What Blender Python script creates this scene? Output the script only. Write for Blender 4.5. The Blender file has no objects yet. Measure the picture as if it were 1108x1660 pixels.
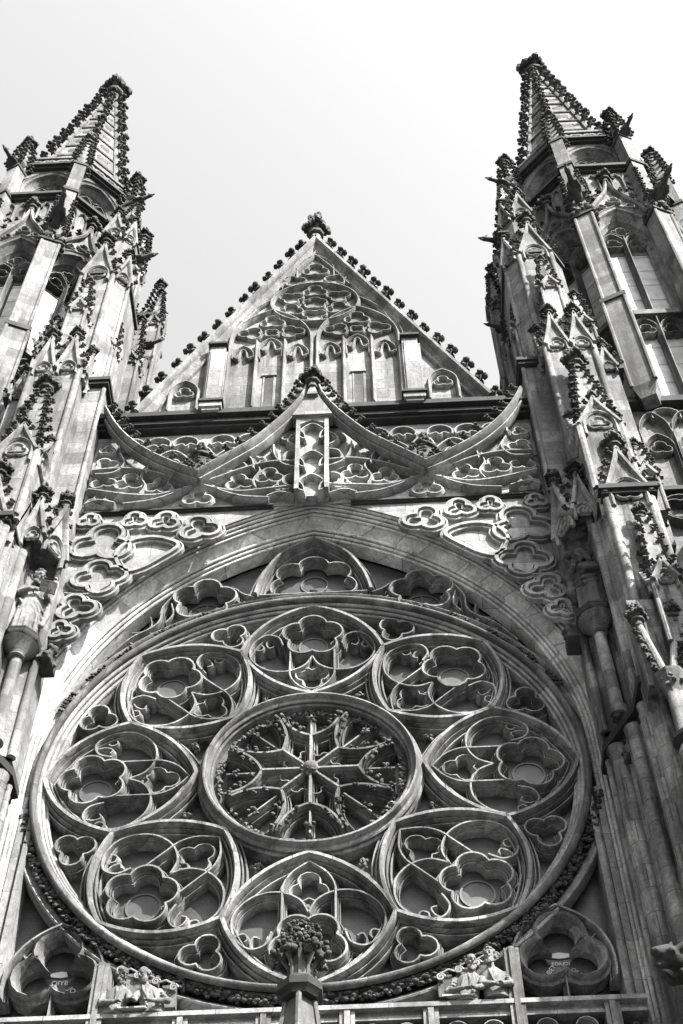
import bpy, bmesh, math, random
from mathutils import Vector, Matrix
random.seed(7)
sc = bpy.context.scene
COL = sc.collection
PI = math.pi
ZC = 22.8                       # height of the rose window's centre above the ground

# ---------------------------------------------------------------- camera
yaw, pitch, roll = -.0383910, .9867095, -.0129268
fw = Vector((math.sin(yaw)*math.cos(pitch), math.cos(yaw)*math.cos(pitch), math.sin(pitch)))
rt = Vector((math.cos(yaw), -math.sin(yaw), 0)); up = rt.cross(fw)
R_ = math.cos(roll)*rt + math.sin(roll)*up; U_ = -math.sin(roll)*rt + math.cos(roll)*up
cam = bpy.data.objects.new('camera', bpy.data.cameras.new('camera')); COL.objects.link(cam)
m4 = Matrix((R_, U_, -fw)).transposed().to_4x4()
m4.translation = Vector((1.408, -19.7127, -21.0962+ZC))
cam.matrix_world = m4
cam.data.sensor_fit = 'VERTICAL'; cam.data.sensor_height = 36; cam.data.sensor_width = 24
cam.data.lens = 2443.08/1660*36
cam.data.clip_end = 3000
sc.camera = cam

# ---------------------------------------------------------------- light
SUN_AZ, SUN_EL = math.radians(43), math.radians(44)    # azimuth measured from the front of the facade to the right
tosun = Vector((math.sin(SUN_AZ)*math.cos(SUN_EL), -math.cos(SUN_AZ)*math.cos(SUN_EL), math.sin(SUN_EL)))
sun = bpy.data.objects.new('sun', bpy.data.lights.new('sun', 'SUN')); COL.objects.link(sun)
sun.data.energy = 5; sun.data.angle = math.radians(.5); sun.data.color = (1, .985, .965)
sun.rotation_euler = tosun.to_track_quat('Z', 'Y').to_euler()
w = bpy.data.worlds.new('World'); sc.world = w; w.use_nodes = True
nt = w.node_tree; bg = nt.nodes['Background']
sky = nt.nodes.new('ShaderNodeTexSky'); sky.sky_type = 'NISHITA'; sky.sun_disc = False
sky.sun_elevation = SUN_EL; sky.sun_rotation = math.atan2(tosun.x, tosun.y)
sky.dust_density = 8; sky.air_density = 1.5; sky.ozone_density = .3
bw = nt.nodes.new('ShaderNodeRGBToBW')
nt.links.new(sky.outputs[0], bw.inputs[0]); nt.links.new(bw.outputs[0], bg.inputs[0])
bg.inputs[1].default_value = .09
sc.view_settings.view_transform = 'Standard'; sc.view_settings.look = 'None'
sc.view_settings.exposure = 2.42; sc.view_settings.gamma = 1

# ---------------------------------------------------------------- materials (a black and white photograph: greys)
def stone(name, base, dark, soot, joints=True, bsize=(1.0, .42), bump=.35, streak=1.0, seed=0.0):
    base *= .86; dark *= .55
    m = bpy.data.materials.new(name); m.use_nodes = True; t = m.node_tree; N = t.nodes; L = t.links
    b = N['Principled BSDF']; b.inputs['Roughness'].default_value = .9
    b.inputs['Specular IOR Level'].default_value = .25
    geo = N.new('ShaderNodeNewGeometry'); sep = N.new('ShaderNodeSeparateXYZ'); L.new(geo.outputs['Position'], sep.inputs[0])
    def math_(op, a, c=None, v=None):
        n = N.new('ShaderNodeMath'); n.operation = op
        for i, q in enumerate((a, c)):
            if q is None: continue
            if isinstance(q, (int, float)): n.inputs[i].default_value = q
            else: L.new(q, n.inputs[i])
        return n.outputs[0]
    off = N.new('ShaderNodeVectorMath'); off.operation = 'ADD'; L.new(geo.outputs['Position'], off.inputs[0]); off.inputs[1].default_value = (seed, seed*1.7, seed*.6)
    def noise(scale, vec_scale, detail=6, rough=.6):
        mp = N.new('ShaderNodeMapping'); mp.inputs['Scale'].default_value = vec_scale; L.new(off.outputs[0], mp.inputs[0])
        n = N.new('ShaderNodeTexNoise'); n.inputs['Scale'].default_value = scale; n.inputs['Detail'].default_value = detail
        n.inputs['Roughness'].default_value = rough; L.new(mp.outputs[0], n.inputs['Vector']); return n.outputs['Fac']
    def ramp(f, a, c):
        r = N.new('ShaderNodeMapRange'); L.new(f, r.inputs[0]); r.inputs[1].default_value = a; r.inputs[2].default_value = c
        r.interpolation_type = 'SMOOTHSTEP'; return r.outputs[0]
    big = ramp(noise(.55, (1, 1, .55), 5), .38, .68)
    st = ramp(noise(2.2, (1.6, 1.6, .16), 6, .65), .42, .72)
    fine = ramp(noise(9, (1, 1, .7), 5, .7), .25, .8)
    mask = math_('MULTIPLY', math_('ADD', math_('MULTIPLY', big, .55), math_('MULTIPLY', st, .6*streak)), soot)
    mask = math_('MINIMUM', mask, 1.0)
    def mix(f, a, c, mode='MIX'):
        n = N.new('ShaderNodeMix'); n.data_type = 'RGBA'; n.blend_type = mode
        if isinstance(f, (int, float)): n.inputs[0].default_value = f
        else: L.new(f, n.inputs[0])
        for i, q in ((6, a), (7, c)):
            if isinstance(q, (int, float)): n.inputs[i].default_value = (q, q, q, 1)
            else: L.new(q, n.inputs[i])
        return n.outputs[2]
    col = mix(fine, base*.62, base*1.22)
    grit = ramp(noise(24, (1, 1, 1), 3, .8), .3, .7); col = mix(1.0, col, mix(grit, .74, 1.16), 'MULTIPLY')
    pat = ramp(noise(1.1, (1, 1, .8), 3, .5), .45, .6); col = mix(1.0, col, mix(pat, .82, 1.08), 'MULTIPLY')
    if joints:
        cmb = N.new('ShaderNodeCombineXYZ')
        L.new(math_('ADD', sep.outputs[0], sep.outputs[1]), cmb.inputs[0]); L.new(sep.outputs[2], cmb.inputs[1])
        br = N.new('ShaderNodeTexBrick'); L.new(cmb.outputs[0], br.inputs[0])
        br.inputs['Scale'].default_value = 1; br.inputs['Brick Width'].default_value = bsize[0]; br.inputs['Row Height'].default_value = bsize[1]
        br.inputs['Mortar Size'].default_value = .011; br.inputs['Mortar Smooth'].default_value = .4; br.inputs['Bias'].default_value = 0
        br.inputs['Color1'].default_value = (1, 1, 1, 1); br.inputs['Color2'].default_value = (.48, .48, .48, 1); br.inputs['Mortar'].default_value = (.36, .36, .36, 1)
        col = mix(1.0, col, br.outputs[0], 'MULTIPLY')
    col = mix(mask, col, dark)
    L.new(col, b.inputs['Base Color'])
    bp = N.new('ShaderNodeBump'); bp.inputs['Strength'].default_value = bump; bp.inputs['Distance'].default_value = .03
    L.new(noise(14, (1, 1, 1), 6, .7), bp.inputs['Height']); L.new(bp.outputs[0], b.inputs['Normal'])
    return m
M = dict(
    wall=stone('pale_ashlar', .31, .06, .7, bsize=(1.05, .45)),
    mould=stone('moulded_stone', .29, .045, .6, bsize=(.9, .8), seed=3),
    trac=stone('tracery_stone', .24, .02, 1.05, joints=True, bsize=(.7, .9), seed=11),
    butt=stone('buttress_ashlar', .22, .04, 1.1, bsize=(1.1, .5), seed=5),
    tower=stone('tower_ashlar', .19, .04, 1.15, bsize=(1.0, .48), seed=8),
    arch=stone('arch_stone', .56, .10, .5, bsize=(.9, .8), seed=17),
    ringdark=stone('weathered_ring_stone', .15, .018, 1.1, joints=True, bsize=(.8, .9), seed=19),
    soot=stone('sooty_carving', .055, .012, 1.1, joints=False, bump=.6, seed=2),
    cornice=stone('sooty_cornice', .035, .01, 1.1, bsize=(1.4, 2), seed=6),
    midsoot=stone('weathered_carving', .11, .018, 1.0, joints=False, bump=.6, seed=9),
    statue=stone('statue_stone', .155, .015, 1.0, joints=False, bump=.3, streak=1.3, seed=21),
    darkstatue=stone('sooty_statue_stone', .08, .012, 1.0, joints=False, bump=.3, streak=1.3, seed=23),
    bust=stone('figure_stone', .15, .015, 1.0, joints=False, bump=.2, seed=27),
)
def glass(name, base, rough, cell, lead):
    m = bpy.data.materials.new(name); m.use_nodes = True; t = m.node_tree; N = t.nodes; L = t.links
    b = N['Principled BSDF']; b.inputs['Roughness'].default_value = rough; b.inputs['Specular IOR Level'].default_value = .2
    geo = N.new('ShaderNodeNewGeometry'); sep = N.new('ShaderNodeSeparateXYZ'); L.new(geo.outputs['Position'], sep.inputs[0])
    cmb = N.new('ShaderNodeCombineXYZ'); ad = N.new('ShaderNodeMath'); ad.operation = 'ADD'
    L.new(sep.outputs[0], ad.inputs[0]); L.new(sep.outputs[1], ad.inputs[1]); L.new(ad.outputs[0], cmb.inputs[0]); L.new(sep.outputs[2], cmb.inputs[1])
    br = N.new('ShaderNodeTexBrick'); L.new(cmb.outputs[0], br.inputs[0]); br.inputs['Scale'].default_value = 1
    br.inputs['Brick Width'].default_value = cell[0]; br.inputs['Row Height'].default_value = cell[1]; br.inputs['Mortar Size'].default_value = lead
    br.inputs['Color1'].default_value = (base, base, base, 1); br.inputs['Color2'].default_value = (base*.8,)*3+(1,); br.inputs['Mortar'].default_value = (base*.45,)*3+(1,)
    nz = N.new('ShaderNodeTexNoise'); nz.inputs['Scale'].default_value = 3; nz.inputs['Detail'].default_value = 6; L.new(geo.outputs['Position'], nz.inputs['Vector'])
    mr = N.new('ShaderNodeMapRange'); L.new(nz.outputs['Fac'], mr.inputs[0]); mr.inputs[1].default_value = .3; mr.inputs[2].default_value = .7; mr.inputs[3].default_value = .7; mr.inputs[4].default_value = 1.25
    mx = N.new('ShaderNodeMix'); mx.data_type = 'RGBA'; mx.blend_type = 'MULTIPLY'; mx.inputs[0].default_value = 1
    L.new(br.outputs[0], mx.inputs[6]); L.new(mr.outputs[0], mx.inputs[7]); L.new(mx.outputs[2], b.inputs['Base Color'])
    return m
M['glass'] = glass('grimy_leaded_glass', .036, .4, (.09, .07), .003)
M['pane'] = glass('louvre_boards', .30, .7, (6, 1.0), .045)
M['disc'] = glass('pale_glass_disc', .046, .4, (.9, .9), .003)
def plain(name, c, rough=.7):
    m = bpy.data.materials.new(name); m.use_nodes = True; b = m.node_tree.nodes['Principled BSDF']
    b.inputs['Base Color'].default_value = (c, c, c, 1); b.inputs['Roughness'].default_value = rough
    nz = m.node_tree.nodes.new('ShaderNodeTexNoise'); nz.inputs['Scale'].default_value = 20
    mr = m.node_tree.nodes.new('ShaderNodeMapRange'); mr.inputs[3].default_value = c*.6; mr.inputs[4].default_value = c*1.3
    m.node_tree.links.new(nz.outputs['Fac'], mr.inputs[0]); m.node_tree.links.new(mr.outputs[0], b.inputs['Base Color'])
    return m
M['lead'] = plain('lead_came', .025, .5); M['letter'] = plain('painted_letters', .3, .6); M['ground'] = plain('paving', .11, .9)
M['darkwall'] = stone('sooty_back_wall', .03, .01, 1, joints=True, seed=14)
M['vellum'] = plain('carved_parchment', .3, .8)

# ---------------------------------------------------------------- mesh helpers (facade coordinates: x right, y into the wall, z from the rose's centre)
ICO_V, ICO_F = [], []
_b = bmesh.new(); bmesh.ops.create_icosphere(_b, subdivisions=2, radius=1)
_b.verts.index_update(); ICO_V = [v.co.copy() for v in _b.verts]; ICO_F = [[v.index for v in f.verts] for f in _b.faces]; _b.free()
_b = bmesh.new(); bmesh.ops.create_icosphere(_b, subdivisions=1, radius=1)
_b.verts.index_update(); IC1_V = [v.co.copy() for v in _b.verts]; IC1_F = [[v.index for v in f.verts] for f in _b.faces]; _b.free()

def thing(name, label, cat, base, group=None):
    o = bpy.data.objects.new(name, None); COL.objects.link(o)
    o.empty_display_size = .3
    o.location = (base[0], base[1], base[2]+ZC); o['label'] = label; o['category'] = cat; o['kind'] = 'thing'
    if group: o['group'] = group
    return o
def rootof(o):
    while o.parent: o = o.parent
    return o
def place(name, me, parent, loc, rz=0, s=1.0, ry=0, sxx=None, rx=0):
    """an object sharing mesh data, standing at loc (facade coordinates) under parent (identity chain)"""
    o = bpy.data.objects.new(name, me); COL.objects.link(o); o.parent = parent
    b = rootof(parent).location
    o.location = (loc[0]-b.x, loc[1]-b.y, loc[2]+ZC-b.z); o.rotation_euler = (rx, ry, rz)
    o.scale = (s, s, s) if not isinstance(s, tuple) else s
    return o
class MB:
    def __init__(self, sx=1): self.v = []; self.f = []; self.sx = sx
    def add(self, vs, fs):
        n = len(self.v); s = self.sx
        self.v += [(p[0]*s, p[1], p[2]) for p in vs]; self.f += [[i+n for i in f] for f in fs]
    def mesh(self, name, mat, off=(0, 0, 0), smooth=35):
        me = bpy.data.meshes.new(name)
        me.from_pydata([(x-off[0], y-off[1], z-off[2]) for x, y, z in self.v], [], self.f)
        me.materials.append(M[mat] if isinstance(mat, str) else mat)
        b = bmesh.new(); b.from_mesh(me); bmesh.ops.recalc_face_normals(b, faces=b.faces[:]); b.to_mesh(me); b.free()
        if smooth:
            me.shade_smooth(); me.set_sharp_from_angle(angle=math.radians(smooth))
        return me
    def build(self, name, mat, parent, smooth=35, label=None):
        b = rootof(parent).location
        me = self.mesh(name, mat, (b.x, b.y, b.z-ZC), smooth)
        o = bpy.data.objects.new(name, me); COL.objects.link(o); o.parent = parent
        if label: o['label'] = label
        return o
    # --- primitives
    def box(self, x0, x1, y0, y1, z0, z1, ch=0):
        if ch:
            pl = [(x0+ch, y0), (x1-ch, y0), (x1, y0+ch), (x1, y1), (x0, y1), (x0, y0+ch)]
            return self.plan(pl, z0, z1)
        self.add([(x, y, z) for z in (z0, z1) for x, y in ((x0, y0), (x1, y0), (x1, y1), (x0, y1))],
                 [[0, 3, 2, 1], [4, 5, 6, 7], [0, 1, 5, 4], [1, 2, 6, 5], [2, 3, 7, 6], [3, 0, 4, 7]])
    def plan(self, pl, z0, z1, top=1.0, c=None):
        n = len(pl)
        if c is None: c = (sum(p[0] for p in pl)/n, sum(p[1] for p in pl)/n)
        vs = [(x, y, z0) for x, y in pl] + [(c[0]+(x-c[0])*top, c[1]+(y-c[1])*top, z1) for x, y in pl]
        self.add(vs, [list(range(n))[::-1], list(range(n, 2*n))] + [[i, (i+1) % n, n+(i+1) % n, n+i] for i in range(n)])
    def prism(self, pts, d0, d1, T=None):
        """a flat outline in a wall plane, with depth"""
        T = T or FR; n = len(pts)
        self.add([T(p, q, d0) for p, q in pts]+[T(p, q, d1) for p, q in pts],
                 [list(range(n)), list(range(n, 2*n))[::-1]] + [[i, (i+1) % n, n+(i+1) % n, n+i] for i in range(n)])
    def lathe(self, cx, cy, prof, n=12, rot=0, sq=1.0):
        vs = []; m = len(prof)
        for r, z in prof:
            for k in range(n):
                a = rot+2*PI*k/n; vs.append((cx+r*math.cos(a), cy+r*sq*math.sin(a), z))
        fs = [[j*n+k, j*n+(k+1) % n, (j+1)*n+(k+1) % n, (j+1)*n+k] for j in range(m-1) for k in range(n)]
        self.add(vs, fs+[list(range(n))[::-1], [(m-1)*n+k for k in range(n)]])
    def sweep(self, path, prof, closed=False, T=None, lim=2.2):
        T = T or FR; n = len(path); m = len(prof); vs = []
        for i in range(n):
            p = path[i]
            a = path[i-1] if (i > 0 or closed) else None
            b = path[(i+1) % n] if (i < n-1 or closed) else None
            def unit(u, v):
                dx, dy = v[0]-u[0], v[1]-u[1]; l = math.hypot(dx, dy) or 1; return dx/l, dy/l
            t1 = unit(a, p) if a else None; t2 = unit(p, b) if b else None
            t1 = t1 or t2; t2 = t2 or t1
            n1 = (-t1[1], t1[0]); n2 = (-t2[1], t2[0])
            mx, my = n1[0]+n2[0], n1[1]+n2[1]; l = math.hypot(mx, my)
            if l < 1e-4: mx, my, k = n1[0], n1[1], 1
            else:
                mx /= l; my /= l; k = min(lim, 1/max(.05, mx*n1[0]+my*n1[1]))
            for o, d in prof: vs.append(T(p[0]+mx*o*k, p[1]+my*o*k, d))
        fs = []
        for i in range(n if closed else n-1):
            j = (i+1) % n
            for q in range(m-1): fs.append([i*m+q, i*m+q+1, j*m+q+1, j*m+q])
        if not closed: fs += [list(range(m))[::-1], [(n-1)*m+q for q in range(m)]]
        self.add(vs, fs)
    def tube(self, pts, rad, n=8):
        """round rod through 3-D points; rad a number or one per point"""
        P = [Vector(p) for p in pts]; vs = []
        for i, p in enumerate(P):
            t = (P[min(i+1, len(P)-1)]-P[max(i-1, 0)]).normalized()
            u = t.cross(Vector((0, .13, 1))); u = u if u.length > .05 else t.cross(Vector((1, 0, 0))); u.normalize(); v = t.cross(u)
            r = rad[i] if isinstance(rad, (list, tuple)) else rad
            for k in range(n):
                a = 2*PI*k/n; vs.append(tuple(p+u*(r*math.cos(a))+v*(r*math.sin(a))))
        m = len(P)
        self.add(vs, [[j*n+k, j*n+(k+1) % n, (j+1)*n+(k+1) % n, (j+1)*n+k] for j in range(m-1) for k in range(n)]+[list(range(n))[::-1], [(m-1)*n+k for k in range(n)]])
    def blob(self, c, r, jit=.12, lo=True, rnd=random):
        if not isinstance(r, tuple): r = (r, r, r)
        V_, F_ = (IC1_V, IC1_F) if lo else (ICO_V, ICO_F)
        self.add([(c[0]+q.x*r[0]*(1+rnd.uniform(-jit, jit)), c[1]+q.y*r[1]*(1+rnd.uniform(-jit, jit)), c[2]+q.z*r[2]*(1+rnd.uniform(-jit, jit))) for q in V_], F_)
def FR(p, q, d): return (p, -d, q)
def arc(cx, cz, r, a0, a1, n=24): return [(cx+r*math.cos(math.radians(a0+(a1-a0)*i/n)), cz+r*math.sin(math.radians(a0+(a1-a0)*i/n))) for i in range(n+1)]
def circ(cx, cz, r, n=64): return [(cx+r*math.cos(-2*PI*i/n), cz+r*math.sin(-2*PI*i/n)) for i in range(n)]
def sag(a, b, s, n=10):
    """arc from a to b bulging by s to the left of the direction of travel"""
    dx, dz = b[0]-a[0], b[1]-a[1]; L = math.hypot(dx, dz); nx, nz = -dz/L, dx/L
    return [(a[0]+dx*t+nx*s*4*t*(1-t), a[1]+dz*t+nz*s*4*t*(1-t)) for t in [i/n for i in range(n+1)]]
def foil(cx, cz, R, n, rot=90, k=.56, seg=9):
    """n-lobed outline, clockwise; rot is the direction of one lobe; k the lobe radius over R"""
    rl = R*k; dl = R-rl; phi = PI/n
    if dl*math.sin(phi) > rl*.985: rl = dl*math.sin(phi)/.985
    rho = dl*math.cos(phi)+math.sqrt(max(0, rl*rl-(dl*math.sin(phi))**2))
    half = math.atan2(rho*math.sin(phi), rho*math.cos(phi)-dl)
    out = []
    for j in range(n):
        a = math.radians(rot)-2*PI*j/n
        for i in range(seg+1):
            b = a+half-2*half*i/seg
            out.append((cx+dl*math.cos(a)+rl*math.cos(b), cz+dl*math.sin(a)+rl*math.sin(b)))
    res = []
    for p in out:
        if not res or math.hypot(p[0]-res[-1][0], p[1]-res[-1][1]) > 1e-4: res.append(p)
    if math.hypot(res[0][0]-res[-1][0], res[0][1]-res[-1][1]) < 1e-4: res.pop()
    return res
def crom(P, n=7, closed=False):
    out = []; m = len(P); rng = range(m if closed else m-1)
    for i in rng:
        if closed: a, b, c, d = P[i-1], P[i], P[(i+1) % m], P[(i+2) % m]
        else: a, b, c, d = P[max(i-1, 0)], P[i], P[i+1], P[min(i+2, m-1)]
        for j in range(n):
            t = j/n; t2, t3 = t*t, t*t*t
            out.append(tuple(.5*(2*b[q]+(c[q]-a[q])*t+(2*a[q]-5*b[q]+4*c[q]-d[q])*t2+(3*b[q]-a[q]-3*c[q]+d[q])*t3) for q in range(2)))
    if not closed: out.append(P[-1])
    return out
def mir(P): return [(-x, z) for x, z in P]
def rotp(P, deg):
    """turn clockwise by deg about the rose's centre"""
    a = math.radians(-deg); c, s = math.cos(a), math.sin(a)
    return [(x*c-z*s, x*s+z*c) for x, z in P]
def barp(w, d0, d1):
    h = d1-d0
    half = [(w, d0), (w, d0+.48*h), (.93*w, d0+.58*h), (.82*w, d0+.58*h), (.75*w, d0+.48*h), (.73*w, d0+.30*h), (.62*w, d0+.30*h), (.59*w, d0+.62*h), (.52*w, d0+.74*h), (.43*w, d0+.72*h), (.38*w, d0+.48*h), (.31*w, d0+.48*h), (.29*w, d0+.86*h), (.16*w, d1)]
    return [(-x, d) for x, d in half]+half[::-1]
def rolls(o0, d0, o1, d1, n, bulge=1.0):
    L = math.hypot(o1-o0, d1-d0); tx, tz = (o1-o0)/L, (d1-d0)/L; r = .42*L/n; out = []
    for i in range(n):
        c = (i+.5)*L/n
        for a in (0, 45, 90, 135, 180):
            u = c-r*math.cos(math.radians(a)); v = r*bulge*math.sin(math.radians(a)); out.append((o0+tx*u-tz*v, d0+tz*u+tx*v))
        if i < n-1: u = (i+1)*L/n; out.append((o0+tx*u+tz*r*.7, d0+tz*u-tx*r*.7))
    return out
def lowp(w, d0, d1):
    h = d1-d0; return [(-w, d0), (-.9*w, d0+.6*h), (-.62*w, d0+.7*h), (-.55*w, d0+.35*h), (-.4*w, d0+.35*h), (-.3*w, d1), (.3*w, d1), (.4*w, d0+.35*h), (.55*w, d0+.35*h), (.62*w, d0+.7*h), (.9*w, d0+.6*h), (w, d0)]
def thinp(w, d0, d1):
    h = d1-d0
    half = [(w, d0), (w, d0+.55*h), (.55*w, d0+.8*h), (.3*w, d0+.9*h), (.22*w, d1)]
    return [(-x, d) for x, d in half]+half[::-1]
def ptarch(x0, x1, z0, zs, za, n=12):
    """pointed arch outline: up the left jamb, over, down the right one"""
    c = (x0+x1)/2; w = (x1-x0)/2; h = za-zs
    k = max(0.0, (h*h-w*w)/(2*w)); r = w+k      # centres at c+-k
    a1 = math.degrees(math.atan2(h, k))
    left = [(c+k+r*math.cos(math.radians(180-a1*i/n)), zs+r*math.sin(math.radians(180-a1*i/n))) for i in range(n+1)]
    return [(x0, z0)]+left+[(2*c-x, z) for x, z in left[::-1][1:]]+[(x1, z0)]
def archpanel(mb, x0, x1, z0, z1, path, d0, d1, T=None):
    """wall plate with an arched hole; path runs from bottom left over the apex to bottom right"""
    mid = len(path)//2; ap = path[mid]
    L_ = [(x0, z0)]+path[:mid+1]+[(ap[0], z1), (x0, z1)]
    R2 = [(x1, z0), (x1, z1), (ap[0], z1)]+path[mid:]
    mb.prism(L_, d0, d1, T); mb.prism(R2, d0, d1, T)

# ---------------------------------------------------------------- shared carved pieces
def crocket_mesh(name, mat, seed):
    rnd = random.Random(seed); b = MB()
    b.tube([(-.1, 0, -.25), (.2, 0, -.05), (.45, 0, .15), (.62, 0, .42)], [.22, .20, .17, .14], 7)
    for c, r in (((.70, 0, .52), (.2, .24, .17)), ((.86, .0, .36), (.17, .2, .15)), ((.62, .30, .36), (.2, .17, .15)), ((.62, -.30, .36), (.2, .17, .15)),
                 ((.42, .2, .02), (.16, .14, .13)), ((.42, -.2, .02), (.16, .14, .13)), ((.48, 0, .6), (.14, .16, .13))):
        b.blob(c, r, .22, True, rnd)
    return b.mesh(name, mat, smooth=50)
CRK = [crocket_mesh('crocket', 'soot', i) for i in range(3)]
CRKM = crocket_mesh('crocket', 'midsoot', 5)
def finial_mesh(seed, mat='soot'):
    rnd = random.Random(seed); b = MB()
    b.lathe(0, 0, [(.13, -.05), (.11, .14), (.2, .17), (.21, .23), (.12, .27), (.1, .4), (.1, .9), (.05, 1.0)], 8, .39)
    for h, rr, s in ((.44, .27, .13), (.78, .17, .085)):
        for k in range(8 if h < .5 else 4):
            a = k*PI/4 if h < .5 else k*PI/2+.3
            q = rr*(1 if k % 2 == 0 or h > .5 else .72)
            c, s_ = math.cos(a), math.sin(a)
            b.tube([(0, 0, h-.12), (c*q*.55, s_*q*.55, h-.07), (c*q*.95, s_*q*.95, h+.04)], [.055, .06, .05], 6)
            b.blob((c*q, s_*q, h+.06), (s*.8, s*.8, s*.75), .22, True, rnd)
            b.blob((c*q*1.18, s_*q*1.18, h-.03), s*.55, .25, True, rnd)
            b.blob((c*q*.9-s_*s*.7, s_*q*.9+c*s*.7, h), s*.5, .25, True, rnd); b.blob((c*q*.9+s_*s*.7, s_*q*.9-c*s*.7, h), s*.5, .25, True, rnd)
    b.blob((0, 0, .99), (.09, .09, .1), .1, True, rnd)
    return b.mesh('finial', mat, smooth=50)
FIN = [finial_mesh(3), finial_mesh(4)]
def finial(parent, loc, s): return place('finial', random.choice(FIN), parent, loc, random.uniform(0, .3), s)
def crocket(parent, loc, rz, s, me=None): return place('crocket', me or random.choice(CRK), parent, loc, rz+random.uniform(-.12, .12), s*random.uniform(.9, 1.1))

# ---------------------------------------------------------------- ground
g = MB(); g.add([(-400, -400, -ZC), (400, -400, -ZC), (400, 400, -ZC), (-400, 400, -ZC)], [[0, 1, 2, 3]])
go = bpy.data.objects.new('ground', g.mesh('ground', 'ground')); COL.objects.link(go); go.location = (0, 0, ZC); go['kind'] = 'structure'

# ================================================================ FRONT WALL with the great arch
GL = -.40       # depth of the glass plane
fwall = thing('front_wall', 'tall pale stone front wall between the two buttresses, opened by a huge moulded pointed arch', 'wall', (0, .6, -ZC))
AC, AR, AZ = 2.38, 7.68, .5
def archpath(z0, n=40):
    a1 = math.degrees(math.atan2(math.sqrt(AR**2-AC**2), AC))
    left = [(AC+AR*math.cos(math.radians(180-a1*i/n)), AZ+AR*math.sin(math.radians(180-a1*i/n))) for i in range(n+1)]
    return [(-5.3, z0)]+left+mir(left[::-1][1:])+[(5.3, z0)]
AP = archpath(-6.2)
b = MB()
prof = [(0, GL), (0, -.12)]+rolls(.0, -.10, .20, .10, 3)+[(.22, .07), (.24, .08), (.36, .27)]+rolls(.37, .27, .64, .54, 4)+[(.66, .56), (.67, .50)]
b.sweep(AP, prof); b.build('arch_moulding', 'arch', fwall)
outer = []
for i, p in enumerate(AP):      # offset the arch line for the wall's opening
    q0, q1 = AP[max(i-1, 0)], AP[min(i+1, len(AP)-1)]; dx, dz = q1[0]-q0[0], q1[1]-q0[1]; l = math.hypot(dx, dz); outer.append((p[0]-dz/l*.60, p[1]+dx/l*.60))
outer[len(AP)//2] = (0, AP[len(AP)//2][1]+.66)
b = MB(); archpanel(b, -6.2, 6.2, -6.2, 11.8, outer, .585, .1)
b.build('spandrel_wall', 'wall', fwall)
b = MB(); b.box(-7, 7, .7, 1.2, -6.2, 12); b.build('inner_wall', 'darkwall', fwall)
b = MB(); b.box(-6, 6, -.2, 1.2, -ZC, -6.2); b.build('lower_wall', 'wall', fwall)
# blind tracery on the spandrels
tp = lowp(.13, .57, .74)
for s in (1, -1):
    b = MB(); S = (lambda P: P) if s == 1 else mir
    for P in (foil(4.72, 6.85, .74, 3, 100, .52), foil(4.62, 5.55, .60, 4, 80, .48), foil(4.98, 4.48, .44, 3, 70, .52), foil(2.55, 7.28, .48, 3, 75, .52), foil(3.38, 7.62, .36, 3, 95, .52), foil(4.08, 7.72, .30, 3, 85, .52), foil(5.14, 7.78, .26, 3, 95, .52), foil(5.2, 3.72, .28, 3, 75, .52)):
        b.sweep(S(P), tp if s == 1 else tp, True)
    b.sweep(S(crom([(4.35, 6.35), (4.1, 6.85), (3.6, 7.0), (3.1, 6.8), (3.0, 6.55), (3.35, 6.15), (3.75, 5.8), (4.1, 5.75)], 7, True)), tp, True)
    b.sweep(S(crom([(4.4, 5.2), (4.75, 4.95), (5.3, 5.0)], 6)), thinp(.05, .57, .72))
    b.build('blind_tracery', 'wall', fwall)
# string course and cornice
b = MB()
for z0, z1, d in ((8.08, 8.12, .70), (8.12, 8.2, .76)):
    pass
for x0, x1 in ((.9, 5.35), (-5.35, -.9)):
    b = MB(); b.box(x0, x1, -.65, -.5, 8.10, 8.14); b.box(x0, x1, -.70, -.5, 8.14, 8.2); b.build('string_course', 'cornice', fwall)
b = MB()
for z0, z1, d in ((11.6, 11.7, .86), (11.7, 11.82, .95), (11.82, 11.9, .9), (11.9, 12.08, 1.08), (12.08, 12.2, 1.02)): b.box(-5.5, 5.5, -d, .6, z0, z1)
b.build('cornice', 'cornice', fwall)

# ================================================================ ROSE WINDOW
rose = thing('rose_window', 'great round rose window with eight tracery petals around a starred hub', 'window', (0, 0, -5.6))
b = MB(); b.prism(circ(0, 0, 5.45, 96), GL, GL-.05); b.build('leaded_glass', 'glass', rose)
b = MB()
ringp = [(-.20, GL), (-.20, -.2)]+rolls(-.19, -.18, .0, .06, 3)+[(.02, .06), (.03, -.04), (.05, -.06), (.10, -.22)]
b.sweep(circ(0, 0, 5.13, 128), ringp, True); b.build('outer_ring', 'mould', rose)
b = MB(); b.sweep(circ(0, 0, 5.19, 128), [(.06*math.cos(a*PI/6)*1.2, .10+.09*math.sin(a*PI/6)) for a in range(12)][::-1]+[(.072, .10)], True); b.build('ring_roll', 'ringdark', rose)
b = MB(); b.sweep(circ(0, 0, 5.50, 128), [(-.10, -.3), (-.09, -.14), (-.05, -.10), (.0, -.10), (.02, -.03), (.05, .0), (.08, -.02), (.10, -.1), (.11, -.3)], True); b.build('outer_fillet', 'mould', rose)
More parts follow.
